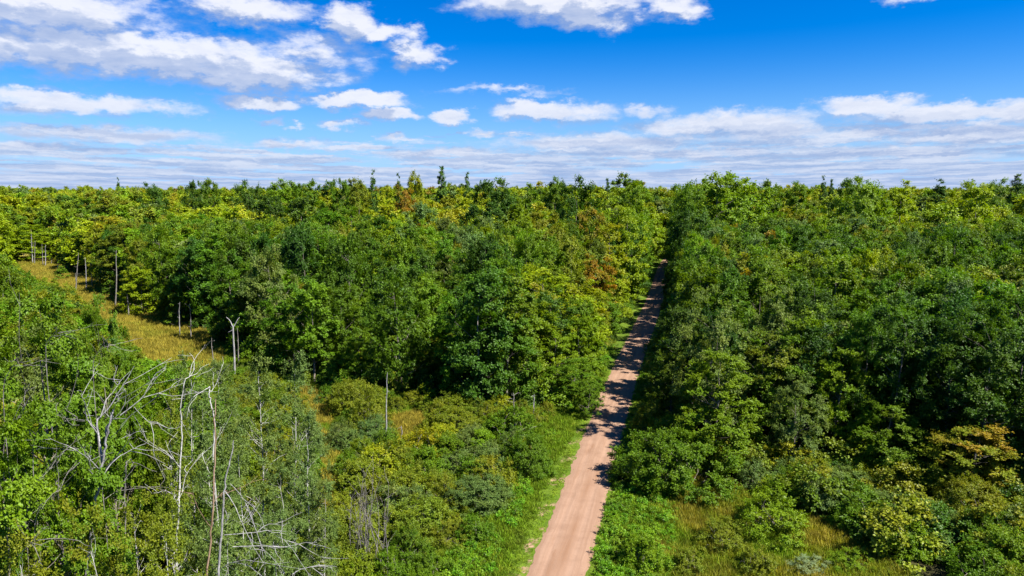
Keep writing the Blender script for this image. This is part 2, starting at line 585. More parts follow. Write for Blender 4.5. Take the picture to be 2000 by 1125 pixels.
for (px, py, w, l) in ((1105, 1075, .55, 4.2), (1120, 1035, .35, 3.0), (1145, 955, .35, 3.2), (1075, 1110, .3, 2.5), (1165, 930, .25, 3)):
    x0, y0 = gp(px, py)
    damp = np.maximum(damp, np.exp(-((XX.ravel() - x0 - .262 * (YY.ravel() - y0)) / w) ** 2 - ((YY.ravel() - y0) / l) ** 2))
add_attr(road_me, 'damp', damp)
road = bpy.data.objects.new('dirt_road', road_me)
road['kind'] = 'structure'
C.objects.link(road)


# ------------------------------------------------------------------ growing trees
def dome(t, wide=.36):
    return np.sqrt(np.clip(1 - ((t - wide) / np.where(t < wide, wide + .12, 1.02 - wide)) ** 2, 0, 1))


def narrow(t):
    return np.sqrt(np.clip(1 - ((t - .30) / np.where(t < .3, .42, .72)) ** 2, 0, 1)) ** 1.3


def cone(t):
    return np.clip(1.04 - t, 0, 1) ** .8


def crown_arrays(r, H, Rad, cb, ncl, ntw, nlf, leaf, prof, cr=1.1, flat=.75, droop=.15, inner=.22, updir=.35, tsag=0.0, coh=0.0):
    """leaf sprays: clump centres over an uneven envelope, twigs out of each clump, leaves along each twig"""
    tt = []
    while len(tt) < ncl:
        t = r.random()
        if r.random() < prof(np.array(t)) * .8 + .2:
            tt.append(t)
    tt = np.array(tt)
    an = r.random(ncl) * 2 * math.pi
    lob = 1 + .20 * np.sin(2 * an + r.random() * 6) + .14 * np.sin(3 * an + tt * 5 + r.random() * 6) + .10 * np.sin(5 * an - tt * 9 + r.random() * 6)
    rad = Rad * prof(tt) * lob * (1 - .30 * r.random(ncl) ** 2)
    inn = r.random(ncl) < inner
    rad = np.where(inn, rad * r.random(ncl) * .7, rad)
    cz = cb + (H - cb) * tt * (1 + .05 * r.normal(size=ncl)) - .25 * cr
    cen = np.stack([rad * np.cos(an), rad * np.sin(an), cz], 1)
    outw = np.stack([np.cos(an), np.sin(an), (tt - .35) * 1.4], 1)
    outw /= np.linalg.norm(outw, axis=1)[:, None]
    csz = cr * (.65 + .7 * r.random(ncl))
    d = outw[:, None, :] * .75 + r.normal(size=(ncl, ntw, 3)) * .62 + np.array([0, 0, updir])
    d[..., 2] *= flat
    d /= np.linalg.norm(d, axis=2)[..., None]
    tl = csz[:, None] * (.55 + .75 * r.random((ncl, ntw)))
    s = .18 + .85 * r.random((ncl, ntw, nlf)) ** .8
    pos = cen[:, None, None, :] + d[:, :, None, :] * (tl[:, :, None] * s)[..., None] + r.normal(size=(ncl, ntw, nlf, 3)) * leaf * .45
    pos[..., 2] -= tsag * (s * tl[:, :, None]) ** 2
    ld = d[:, :, None, :] * .6 + r.normal(size=pos.shape) * .6 + np.array([0, 0, -droop])
    ld /= np.linalg.norm(ld, axis=3)[..., None]
    nr = outw[:, None, None, :] * (.6 + .35 * coh) + d[:, :, None, :] * .35 + r.normal(size=pos.shape) * (.34 - .14 * coh) + np.array([0, 0, .9 - .3 * coh])
    sd_ = np.cross(ld, nr)
    sd_ /= np.linalg.norm(sd_, axis=3)[..., None] + 1e-6
    nn = np.cross(sd_, ld)
    L = leaf * (.7 + .6 * r.random(pos.shape[:3]))[..., None]
    v = np.stack([pos, pos + ld * L * .5 + sd_ * L * .38 + nn * L * .08, pos + ld * L, pos + ld * L * .5 - sd_ * L * .38 + nn * L * .08], 3)
    lv = np.repeat(r.random(pos.shape[:3])[..., None], 4, 3)
    cv = np.broadcast_to(r.random((ncl, 1, 1, 1)), lv.shape)
    age = np.broadcast_to(np.clip(.5 * tt[:, None, None, None] + .5 * r.random((ncl, 1, 1, 1)) + .25 * (r.random((ncl, ntw, 1, 1)) - .5), 0, 1), lv.shape)
    var = np.stack([lv, cv, age], -1).reshape(-1, 3)
    return v.reshape(-1, 3), var, cen, csz


def trunk_tubes(r, H, cb, cen, r0, lean=.3, nlimb=26, sides=7, top=.86, limb_r=.32, wander=.25):
    tb = Tubes(sides)
    n = 9
    z = np.linspace(-.4, H * top, n)
    wob = np.cumsum(r.normal(size=(n, 2)) * wander * .4, axis=0)
    wob -= wob[0]
    lean_v = r.normal(size=2) * lean
    cx = wob[:, 0] + lean_v[0] * (z / H)
    cy = wob[:, 1] + lean_v[1] * (z / H)
    rr = r0 * (1 - .86 * (z.clip(0) / (H * top)) ** .9)
    rr[0] *= 1.5
    rr[1] *= 1.08
    tb.add(np.stack([cx, cy, z], 1), rr)
    idx = r.permutation(len(cen))[:nlimb]
    for i in idx:
        c = cen[i]
        hd = math.hypot(c[0], c[1])
        zs = max(cb * .75, c[2] - hd * (.5 + .5 * r.random()))
        zs = min(zs, H * top * .97)
        sx, sy = np.interp(zs, z, cx), np.interp(zs, z, cy)
        rs = np.interp(zs, z, rr) * limb_r * (1 + .6 * r.random())
        p = curve_pts((sx, sy, zs), c, 5, .12 + .05 * hd, r)
        tb.add(p, np.linspace(rs, rs * .22, 5), 4)
    return tb


CROWN_MATS = {}


def extent(v):
    return float(np.percentile(np.hypot(v[:, 0], v[:, 1]), 95)), float(np.percentile(v[:, 2], 99.6))


def grow(name, seed, H, Rad, cbf, ncl, ntw, nlf, leaf, prof, r0, mat_leaf=None, mat_bark=None, nlimb=26, **kw):
    r = np.random.default_rng(seed)
    top = kw.pop('top', .86)
    wander = kw.pop('wander', .25)
    v, var, cen, csz = crown_arrays(r, H, Rad, cbf * H, ncl, ntw, nlf, leaf, prof, **kw)
    f = np.arange(len(v)).reshape(-1, 4)
    cm = mesh_np(name + '_crown', v, f, [mat_leaf or M_leaf])
    add_attr(cm, 'leafvar', var, 'FLOAT_VECTOR')
    tm = trunk_tubes(r, H, cbf * H, cen, r0, nlimb=nlimb, top=top, wander=wander).mesh(name + '_trunk', mat_bark or M_bark)
    ER, EH = extent(v)
    return dict(crown=cm, trunk=tm, H=EH, R=ER)


def bush(name, seed, H, Rad, ncl, ntw, nlf, leaf, mat_leaf=None, mat_bark=None, stems=9, **kw):
    r = np.random.default_rng(seed)
    kw.setdefault('cr', .62)
    v, var, cen, csz = crown_arrays(r, H, Rad, .06 * H, ncl, ntw, nlf, leaf, lambda t: np.sqrt(np.clip(1 - ((t - .25) / np.where(t < .25, .6, .77)) ** 2, 0, 1)), **kw)
    f = np.arange(len(v)).reshape(-1, 4)
    cm = mesh_np(name + '_foliage', v, f, [mat_leaf or M_leaf])
    add_attr(cm, 'leafvar', var, 'FLOAT_VECTOR')
    tb = Tubes(4)
    for i in r.permutation(len(cen))[:stems * 3]:
        b0 = np.array([r.normal() * .22 * Rad, r.normal() * .22 * Rad, -.15])
        tb.add(curve_pts(b0, cen[i], 6, .12 * Rad, r), np.linspace(.045, .012, 6))
    ER, EH = extent(v)
    return dict(crown=cm, trunk=tb.mesh(name + '_stems', mat_bark or M_bark), H=EH, R=ER)


P_hero = [grow('hero_broadleaf', 100 + i, 24, 5.4, .34, 88, 20, 30, .19, dome, .24, nlimb=70, cr=1.12, droop=.7, tsag=.25, flat=.6, coh=.8, inner=.12) for i in range(2)]
P_near = [grow('near_broadleaf', 200 + i, 17, 4.2, cb, 110, 17, 21, .20, dome, .20, nlimb=34, cr=1.0, flat=.65) for i, cb in enumerate((.10, .20, .08, .24))]
P_near.append(grow('near_layered', 210, 17, 3.9, .10, 110, 15, 19, .21, lambda t: dome(t, .25), .2, cr=1.15, flat=.4, updir=.1, nlimb=34))
P_mid = [grow('mid_broadleaf', 300 + i, 18, 4.0, cb, 95, 14, 16, .30, (lambda t: dome(t, .36)) if i % 2 else (lambda t: dome(t, .28)), .20, nlimb=16, cr=1.02, flat=.65, coh=.8) for i, cb in enumerate((.08, .16, .22, .10, .26))]
P_mid.append(grow('mid_layered', 310, 18, 3.8, .08, 95, 14, 15, .30, lambda t: dome(t, .22), .2, cr=1.2, flat=.35, updir=.1, nlimb=14))
P_oak = [grow('mid_oak', 330 + i, 18, 4.8, .16, 100, 14, 15, .31, lambda t: dome(t, .45), .26, nlimb=22, cr=1.3, flat=.8, coh=.8) for i in range(2)]
P_aspen = [grow('aspen', 400 + i, 19, 2.7, .26, 95, 12, 22, .135, narrow, .13, mat_bark=M_aspen_bark, nlimb=56, cr=.85, updir=.2, inner=.3, top=.95, wander=.34) for i in range(3)]
P_pine = [grow('pine', 500 + i, 30, 3.3, .35, 110, 9, 13, .42, cone, .25, mat_leaf=M_needle, nlimb=40, cr=1.0, flat=.35, updir=.15, top=.98) for i in range(2)]
P_fir = [grow('fir', 520 + i, 9, 2.2, .04, 70, 8, 12, .2, cone, .12, mat_leaf=M_needle, nlimb=30, cr=.6, flat=.3, updir=-.05, top=.97) for i in range(2)]
P_bush = [bush('shrub', 600 + i, 3.6, 2.1, 84, 11, 14, .145, cr=.58) for i in range(3)]
P_bush.append(bush('fine_shrub', 610, 3.4, 2.1, 90, 11, 16, .10, cr=.55))
P_big_bush = [bush('big_shrub', 620 + i, 5.2, 4.3, 270, 12, 15, .15, cr=.68) for i in range(2)]
P_far = [grow('far_broadleaf', 700 + i, 18, 4.1, .10, 72, 11, 12, .50, dome, .2, mat_leaf=M_leaf_far, nlimb=4, cr=1.15, coh=1.0) for i in range(4)]
P_under = [bush('undergrowth', 720 + i, 3.0, 2.0, 46, 9, 11, .19, mat_leaf=M_leaf_far, stems=1, cr=.7) for i in range(2)]

# base colours of foliage
TINT = dict(deep=(.042, .100, .007), green=(.078, .156, .005), fresh=(.115, .205, .005), lime=(.168, .250, .004), gold=(.192, .238, .006),
            olive=(.125, .172, .009), rust=(.170, .155, .010), grey=(.098, .162, .036), silver=(.17, .24, .12))
TINTWORD = dict(deep='dark green', green='mid green', fresh='fresh green', lime='bright yellow-green', gold='golden green', olive='olive green',
                rust='rust tinged', grey='grey-green', silver='pale silvery green')


def jit(c, a=.16):
    g = 1 + a * (random.random() * 2 - 1)
    h = a * .8 * (random.random() * 2 - 1)
    return (c[0] * g * (1 + h), c[1] * g, c[2] * g * (1 - h))


OBJ = bpy.data.objects.new


def stand(name, proto, x, y, H, Rad, tint, accent=0.0, label=None, cat='tree', group=None, rot=None, parts=('trunk', 'crown'), z=None, tilt=0):
    root = OBJ(name, None)
    root.empty_display_size = .5
    root.location = (x, y, float(height(x, y)) if z is None else z)
    root.rotation_euler = (R(random.uniform(-tilt, tilt)), R(random.uniform(-tilt, tilt)), random.random() * 6.28 if rot is None else rot)
    s = Rad / proto['R']
    root.scale = (s, s * random.uniform(.9, 1.1), H / proto['H'])
    root['label'] = label or name
    root['category'] = cat
    if group:
        root['group'] = group
    C.objects.link(root)
    t = OBJ(parts[0], proto['trunk'])
    c = OBJ(parts[1], proto['crown'])
    for o in (t, c):
        o.parent = root
        C.objects.link(o)
    c.color = (*tint, accent * .62)
    return root


placed = []        # x, y, radius of everything already standing


def by_pixel(px, top, y, width, proto, tint, label, name='maple_tree', accent=0.0, cat='tree', group=None, **kw):
    """a thing whose top shows at (px, top) when it stands y metres ahead; width in photo pixels"""
    x, zt = top_height(px, top, y)
    H = zt - float(height(x, y))
    depth = y * CP - (zt - H * .3 - CAM_H) * SP
    Rad = width / FPX * depth / 2
    placed.append((x, y, Rad))
    return stand(name, proto, x, y, H, Rad, jit(TINT[tint], .06), accent, label, cat, group, **kw)


# ---- trees of the near left foreground
fg = 'leafy trees filling the near left corner'
HT = [(55, 578, 38, 330, 0, 'green', 'big leafy tree at the left frame edge beside the sedge meadow', .1),
      (192, 584, 44, 130, 1, 'green', 'tall leafy tree whose rounded top overlaps the golden meadow', .1),
      (-120, 640, 31, 330, 1, 'green', 'leafy tree cut by the left frame edge, level with the pale dead tree', 0),
      (85, 790, 29, 300, 0, 'green', 'lower leafy tree directly behind the bleached dead tree', 0),
      (-30, 850, 26, 320, 1, 'fresh', 'nearest leafy tree in the bottom left corner', .05),
      (235, 700, 46, 130, 1, 'fresh', 'leafy tree between the tall left tree and the first aspens', 0)]
for (px, top, y, w, k, t, lab, acc) in HT:
    by_pixel(px, top, y, w, P_hero[k], t, lab, 'maple_tree', acc, group=fg)

# ---- aspens
AS = [(345, 700, 44, 125, 0, 'aspen with the brightest white trunk, near the dead tree'),
      (415, 742, 42, 130, 1, 'thin leafed aspen left of the brown peeling trunk'),
      (500, 705, 47, 130, 2, 'tall airy aspen at the middle of the aspen clump'),
      (560, 690, 52, 110, 0, 'aspen at the right end of the clump beside the narrow meadow gap'),
      (585, 790, 46, 110, 1, 'short aspen in front of the narrow meadow gap'),
      (300, 760, 38, 120, 2, 'aspen standing just right of the bleached dead tree'),
      (460, 850, 37, 130, 0, 'low aspen right of the pale leaning trunk'),
      (380, 900, 34, 140, 1, 'low aspen in front of the white trunk'),
      (250, 960, 32, 150, 2, 'low aspen crown at the foot of the dead tree'),
      (530, 900, 41, 130, 1, 'rounded aspen crown left of the grey bare thicket'),
      (130, 1010, 30, 160, 0, 'small aspen crown at the lower left of the dead tree'),
      (420, 1010, 31, 150, 2, 'aspen crown cut by the bottom edge between the pale trunks'),
      (415, 705, 60, 80, 2, 'far aspen of the clump against the golden meadow'),
      (620, 940, 45, 90, 1, 'small aspen left of the bare grey saplings'),
      (185, 985, 25, 190, 1, 'aspen crown hiding the foot of the bleached dead tree'),
      (300, 1000, 27, 170, 0, 'wide aspen crown at the bottom edge under the small broken stem'),
      (70, 1040, 24, 200, 2, 'aspen crown in the bottom left corner'),
      (545, 1010, 34, 140, 0, 'aspen crown at the bottom edge under the long bare boughs')]
for (px, top, y, w, k, lab) in AS:
    by_pixel(px, top, y, w, P_aspen[k], 'grey' if px > 300 else 'olive', lab, 'aspen_tree', .08, group='aspens in the left foreground', tilt=3)

# ---- single trees that catch the eye
NEAR, MID = P_near, P_mid
E = [
    # right of the road
    (1500, 648, 78, 185, NEAR[1], 'green', 'round maple with orange tinged top and visible trunk, behind the big roadside shrub', 'maple_tree', .75),
    (1642, 682, 74, 140, NEAR[0], 'fresh', 'narrow fresh green maple right of the orange topped maple', 'maple_tree', .1),
    (1560, 735, 70, 110, NEAR[3], 'grey', 'blue-green maple squeezed between two taller maples, right side', 'maple_tree', 0),
    (1830, 690, 76, 170, NEAR[2], 'green', 'maple with bushy low crown above the red tinged small tree', 'maple_tree', .15),
    (1900, 832, 62, 200, NEAR[4], 'olive', 'small red tinged maple near the right frame edge', 'maple_tree', 1.15),
    (1740, 790, 68, 150, NEAR[3], 'green', 'low leaning maple between narrow maple and red tinged maple', 'maple_tree', .2),
    (1960, 660, 80, 170, NEAR[1], 'grey', 'tall blue-green maple with white stem at the right edge', 'maple_tree', 0),
    (1480, 498, 128, 130, MID[3], 'gold', 'yellow crowned maple with orange tip above the dark right forest', 'maple_tree', .8),
    (1362, 508, 116, 125, MID[0], 'green', 'full green maple leaning over the right edge of the road', 'maple_tree', 0),
    (1328, 650, 92, 100, NEAR[2], 'deep', 'dark maple on the right verge where shadow bands cross the road', 'maple_tree', 0),
    (1405, 655, 86, 120, NEAR[3], 'deep', 'shaded maple between the road and the orange topped maple', 'maple_tree', 0),
    (1430, 570, 102, 130, NEAR[0], 'green', 'maple just below the yellow crowned maple', 'maple_tree', 0),
    (1985, 760, 66, 120, NEAR[0], 'green', 'maple cut by the right frame edge above the red tinged maple', 'maple_tree', 0),
    (1700, 570, 98, 150, P_oak[0], 'green', 'broad dark oak amid the right forest', 'oak_tree', 0),
    (1880, 520, 112, 160, P_oak[1], 'fresh', 'broad fresh green oak toward the right frame edge', 'oak_tree', 0),
    (1410, 340, 225, 150, P_oak[0], 'fresh', 'tallest oak on the skyline right of the road', 'oak_tree', 0),
    (1345, 362, 215, 80, P_oak[1], 'green', 'skyline oak just left of the tallest oak', 'oak_tree', 0),
    (1690, 352, 240, 110, P_oak[1], 'fresh', 'rounded skyline oak between the right clouds', 'oak_tree', 0),
    (1275, 385, 300, 60, P_oak[0], 'deep', 'dark oak closing the far end of the road', 'oak_tree', 0),
    (1350, 405, 176, 84, P_oak[1], 'deep', 'deep green oak shading the far bend of the road', 'oak_tree', 0),
    # left of the road
    (1228, 405, 178, 78, MID[5], 'lime', 'bright yellow-green layered tree on the left verge at the far bend', 'maple_tree', .1),
    (1190, 440, 168, 80, MID[5], 'gold', 'golden layered tree just left of the bright roadside tree', 'maple_tree', .3),
    (1150, 410, 176, 100, MID[1], 'olive', 'reddish olive maple left of the bright roadside trees', 'maple_tree', 1.0),
    (1165, 500, 140, 80, MID[3], 'rust', 'rust coloured maple beside the left verge', 'maple_tree', .9),
    (1055, 520, 122, 165, MID[0], 'lime', 'widest pale yellow-green maple left of the road', 'maple_tree', .15),
    (1122, 545, 116, 130, MID[3], 'lime', 'pale lime maple with brownish tips near the left verge', 'maple_tree', .6),
    (1135, 620, 104, 100, MID[0], 'fresh', 'fresh green maple at the left verge in front of the lime one', 'maple_tree', 0),
    (1080, 640, 101, 110, NEAR[4], 'fresh', 'layered fresh green maple at the shrubland edge', 'maple_tree', 0),
    (1000, 650, 104, 90, NEAR[2], 'lime', 'lime green small tree right of the thin bare snag', 'maple_tree', .1),
    (1120, 700, 94, 110, NEAR[0], 'green', 'bushy dark green tree overhanging the left verge', 'maple_tree', 0),
    (1150, 740, 88, 60, NEAR[2], 'green', 'small tree touching the left road edge', 'maple_tree', 0),
    (865, 655, 104, 110, NEAR[0], 'olive', 'olive crowned low tree left of the thin bare snag', 'maple_tree', .3),
    (790, 600, 112, 120, NEAR[4], 'green', 'layered dark maple at the middle forest edge', 'maple_tree', 0),
    (705, 560, 118, 110, NEAR[1], 'green', 'maple with black gap at its left, middle forest edge', 'maple_tree', .1),
    (605, 555, 126, 110, NEAR[0], 'olive', 'maple with an orange branch behind the forked snag', 'maple_tree', 1.0),
    (640, 630, 112, 90, NEAR[2], 'green', 'green low tree at forest edge right of the forked snag', 'maple_tree', 0),
    (700, 660, 105, 80, NEAR[3], 'fresh', 'fresh green small tree above the left shrubs', 'maple_tree', 0),
    (570, 640, 116, 90, NEAR[2], 'fresh', 'low green tree just right of the forked snag base', 'maple_tree', 0),
    (895, 540, 118, 120, MID[2], 'deep', 'deep green maple over the black gap, middle of the forest edge', 'maple_tree', 0),
    (740, 505, 138, 110, MID[3], 'lime', 'lime topped maple above the middle forest edge', 'maple_tree', .1),
    (960, 352, 215, 120, P_oak[0], 'deep', 'big dark oak rising to the skyline left of centre', 'oak_tree', 0),
    (1130, 348, 225, 95, P_oak[1], 'deep', 'dark double headed oak on the skyline left of the road', 'oak_tree', 0),
    (810, 338, 270, 50, MID[4], 'gold', 'open golden tree on the skyline between the two dark pines', 'maple_tree', .2),
    (790, 365, 250, 60, MID[3], 'rust', 'orange turning maple below the open golden skyline tree', 'maple_tree', 1.0),
    (295, 360, 300, 64, P_oak[1], 'deep', 'round dark oak on the left skyline', 'oak_tree', 0),
    (440, 408, 215, 100, MID[3], 'lime', 'lime maple high on the left slope', 'maple_tree', .1),
    (215, 425, 235, 90, MID[0], 'gold', 'golden tree behind the meadow, left', 'maple_tree', .5),
    (335, 430, 215, 100, MID[3], 'gold', 'widest golden maple behind the meadow', 'maple_tree', .3),
    (270, 520, 165, 80, MID[0], 'lime', 'lime small tree at the meadow edge behind the tallest snag', 'maple_tree', 0),
    (150, 470, 246, 60, MID[1], 'deep', 'dark tree in the meadow corner, far left', 'maple_tree', 0),
    (60, 440, 280, 80, MID[5], 'lime', 'bright layered tree behind the farthest snags', 'maple_tree', 0),
    (480, 560, 140, 90, MID[5], 'fresh', 'layered tree left of the forked snag', 'maple_tree', 0),
    (20, 522, 120, 80, MID[1], 'green', 'rounded tree at far left in front of the meadow tip', 'maple_tree', 0),
    (80, 572, 100, 60, MID[0], 'green', 'low round tree where the meadow passes behind the left trees', 'maple_tree', .1),
]
for (px, top, y, w, pr, t, lab, nm, acc) in E:
    by_pixel(px, top, y, w, pr, t, lab, nm, acc)

for (px, top, y, w, pr, t, lab) in [
        (1365, 352, 232, 90, P_oak[1], 'fresh', 'oak shoulder left of the tallest skyline oak'),
        (1458, 352, 238, 100, MID[2], 'fresh', 'sloping maple shoulder right of the tallest skyline oak'),
        (1500, 356, 262, 60, MID[1], 'green', 'feathery maple breaking the skyline right of the tallest oak'),
        (1560, 358, 268, 46, MID[4], 'green', 'thin crowned maple on the skyline left of the paired pines'),
        (1665, 348, 275, 60, P_oak[0], 'green', 'narrow headed oak on the skyline right of the paired pines'),
        (1760, 356, 250, 80, MID[2], 'lime', 'lime maple on the skyline right of the rounded oak'),
        (1905, 357, 262, 90, MID[0], 'lime', 'wide lime maple on the skyline near the right edge'),
        (1950, 352, 285, 60, P_oak[1], 'green', 'green oak on the skyline beside the edge pine'),
        (1245, 358, 262, 60, MID[1], 'fresh', 'fresh maple on the skyline right of the pointed pine'),
        (1085, 350, 265, 40, MID[4], 'green', 'slim maple on the skyline left of the double headed oak'),
        (1030, 362, 255, 60, MID[2], 'green', 'green maple on the skyline right of the big dark oak'),
        (700, 352, 280, 34, MID[4], 'olive', 'small olive tree on the skyline left of the slim pine'),
        (665, 349, 285, 34, P_oak[0], 'green', 'rounded green treetop on the skyline two crowns left of the slim pine'),
        (600, 352, 290, 40, MID[1], 'green', 'green treetop on the skyline, left of middle'),
        (545, 350, 295, 46, MID[4], 'fresh', 'fresh treetop on the left part of the skyline'),
        (480, 352, 300, 40, P_oak[1], 'deep', 'dark treetop on the skyline right of the round left oak'),
        (405, 350, 310, 36, MID[1], 'green', 'first green treetop right of the round left oak'),
        (380, 352, 320, 30, P_oak[0], 'deep', 'dark treetop just right of the round left oak')]:
    by_pixel(px, top + (3 if px < 720 else 0), y, w * (1.7 if w < 50 else 1.25), pr, t, lab, 'oak_tree' if pr in P_oak else 'maple_tree', 0)

PN = [(862, 327, 320, 24, 'tallest dark pine on the skyline left of centre'), (727, 334, 320, 17, 'slim pine at the left of the skyline pines'),
      (912, 338, 330, 13, 'thin pine right of the tallest skyline pine'), (778, 341, 310, 15, 'short pine beside the golden skyline tree'),
      (1187, 350, 330, 14, 'pointed pine on the skyline above the road end'), (1610, 345, 330, 16, 'small pine among the right skyline oaks'),
      (1625, 352, 320, 14, 'lower pine of the pair on the right skyline'), (1836, 352, 330, 34, 'flat topped pine near the right end of the skyline'),
      (1988, 342, 320, 26, 'pine on the skyline at the right frame edge'), (230, 348, 420, 9, 'tiny pine on the left ridge')]
for i, (px, top, y, w, lab) in enumerate(PN):
    by_pixel(px, top, y, w * 1.35, P_pine[i % 2], 'deep', lab, 'pine_tree', 0, group='pines standing above the skyline')
FR = [(118, 520, 225, 30, 'small fir at the back of the meadow, far left'), (215, 548, 185, 40, 'dark fir left of the tallest meadow snag'), (345, 575, 150, 44, 'fir behind the leaning meadow snags'),
      (640, 690, 104, 44, 'young fir at the forest edge above the narrow meadow gap')]
for i, (px, top, y, w, lab) in enumerate(FR):
    by_pixel(px, top, y, w, P_fir[i % 2], 'green', lab, 'fir_tree', 0, group='young firs along the meadow edge')

# ---- shrubs that can be told apart
BU = [(1322, 850, 67, 250, P_big_bush[0], 'green', 'largest dome shaped shrub on the right verge of the road', .1),
      (1230, 915, 69, 90, P_bush[0], 'green', 'dark low shrub whose branch shades the right road edge', 0),
      (1515, 962, 57, 165, P_bush[3], 'fresh', 'round shrub standing alone in the right clearing', .05),
      (1408, 1012, 55, 110, P_bush[3], 'olive', 'small round shrub left of the lone clearing shrub', .1),
      (1255, 1045, 51.5, 95, P_bush[1], 'fresh', 'shrub close to the road at the bottom edge', 0),
      (1580, 1088, 51, 80, P_bush[3], 'silver', 'pale silvery shrub in the grass at the bottom edge', 0),
      (1790, 985, 57, 250, P_big_bush[1], 'grey', 'wide grey-green shrub at the lower right', .05),
      (1650, 920, 64, 170, P_big_bush[0], 'grey', 'dense grey shrub left of the wide lower right shrub', .05),
      (1560, 900, 66, 110, P_bush[0], 'grey', 'blue-green shrub under the squeezed maple', 0),
      (1960, 1010, 52, 160, P_big_bush[0], 'green', 'shrub in the bottom right corner', 0),
      (1900, 940, 58, 160, P_big_bush[1], 'olive', 'shrub below the red tinged maple', .3),
      (1275, 785, 80, 90, P_bush[2], 'olive', 'yellowish shrub at the road bend of shade, right verge', .1),
      (1300, 810, 75, 80, P_bush[0], 'green', 'green shrub joined to the largest shrub, right verge', 0),
      (1350, 760, 80, 70, P_bush[1], 'olive', 'twiggy shrub in front of the shaded right trees', .4),
      (935, 935, 62, 150, P_big_bush[1], 'grey', 'round grey-green shrub left of the road near the bottom', 0),
      (1030, 850, 70, 120, P_big_bush[0], 'green', 'dark domed shrub beside the left verge', 0),
      (1000, 800, 80, 110, P_bush[0], 'green', 'shrub behind the dark domed shrub', 0),
      (690, 745, 90, 130, P_big_bush[1], 'olive', 'olive domed shrub left of the thin straight snag', .05),
      (880, 800, 82, 130, P_big_bush[0], 'olive', 'wide olive shrub right of the golden grass gap', 0),
      (720, 760, 84, 90, P_bush[3], 'olive', 'rounded olive shrub touching the thin straight snag', 0),
      (1480, 1070, 51, 80, P_bush[0], 'olive', 'small olive shrub at the bottom edge left of the pale silvery one', .1),
      (1345, 1075, 51, 70, P_bush[2], 'olive', 'low twiggy shrub at the bottom edge right of the roadside shrub', .2),
      (1665, 1075, 51, 90, P_bush[3], 'fresh', 'low fresh shrub in the grass right of the pale silvery one', 0),
      (205, 540, 150, 0, None, None, None, 0)]
for (px, top, y, w, pr, t, lab, acc) in BU:
    if pr:
        by_pixel(px, top, y, w, pr, t, lab, 'shrub', acc, 'shrub', parts=('stems', 'foliage'))

# ---- snags: bare standing poles (px, top, base, lean px, forks, label)
SN = [
    (455, 606, 740, 4, 2, 'stout pale snag with a Y shaped top'),
    (513, 556, 690, 3, 3, 'tall forked snag with several stubby arms'),
    (229, 488, 602, -4, 1, 'tallest thin snag at the back of the meadow'),
    (758, 728, 880, -5, 0, 'thin straight grey snag among the olive shrubs'),
    (935, 585, 725, -4, 1, 'thin bare snag in the dark forest edge left of the road'),
    (153, 493, 570, -6, 1, 'forked snag, tallest of the group at the meadow bend'),
    (167, 503, 568, 1, 0, 'straight snag right of the forked one at the meadow bend'),
    (149, 533, 569, 0, 0, 'short snag left of the forked one at the meadow bend'),
    (177, 512, 562, 3, 0, 'rightmost snag of the group at the meadow bend'),
    (62, 456, 520, 2, 1, 'leftmost tall snag of the farthest cluster'),
    (68, 470, 522, 0, 0, 'second snag of the farthest cluster'),
    (82, 476, 523, 3, 0, 'leaning white snag in the farthest cluster'),
    (89, 478, 524, -1, 1, 'white snag right of the leaning one, farthest cluster'),
    (101, 502, 521, 0, 0, 'short stump like snag at the far meadow end'),
    (47, 490, 509, 0, 0, 'tiny snag at the far left tip of the meadow'),
    (111, 496, 530, 2, 0, 'thin snag against the trees at the far meadow end'),
    (247, 556, 618, 5, 0, 'leaning snag right of the tallest thin snag'),
    (310, 548, 610, 7, 0, 'snag leaning right against the dark tree gap'),
    (351, 590, 655, 0, 0, 'grey snag in the golden grass, nearest the aspens'),
    (372, 592, 662, 1, 1, 'bare snag with a broken arm at the near end of the meadow'),
    (384, 524, 606, 0, 4, 'bare tree with side twigs behind the near end of the meadow'),
    (393, 592, 630, 1, 0, 'short pale snag under the bare twiggy tree'),
    (464, 640, 706, 2, 0, 'thin pole right of the Y topped snag'),
    (412, 660, 712, 5, 0, 'thin leaning pole left of the Y topped snag'),
    (702, 711, 750, 8, 0, 'short white pole leaning at the forest foot'),
    (785, 832, 864, 0, 0, 'small broken pole in the golden grass gap'),
    (1004, 768, 842, 0, 1, 'pale bare trunk in front of the low trees left of the road'),
    (1043, 770, 812, 0, 0, 'thin pale trunk nearest the left verge'),
]
SNLAB = 'bare snags standing in the open ground'
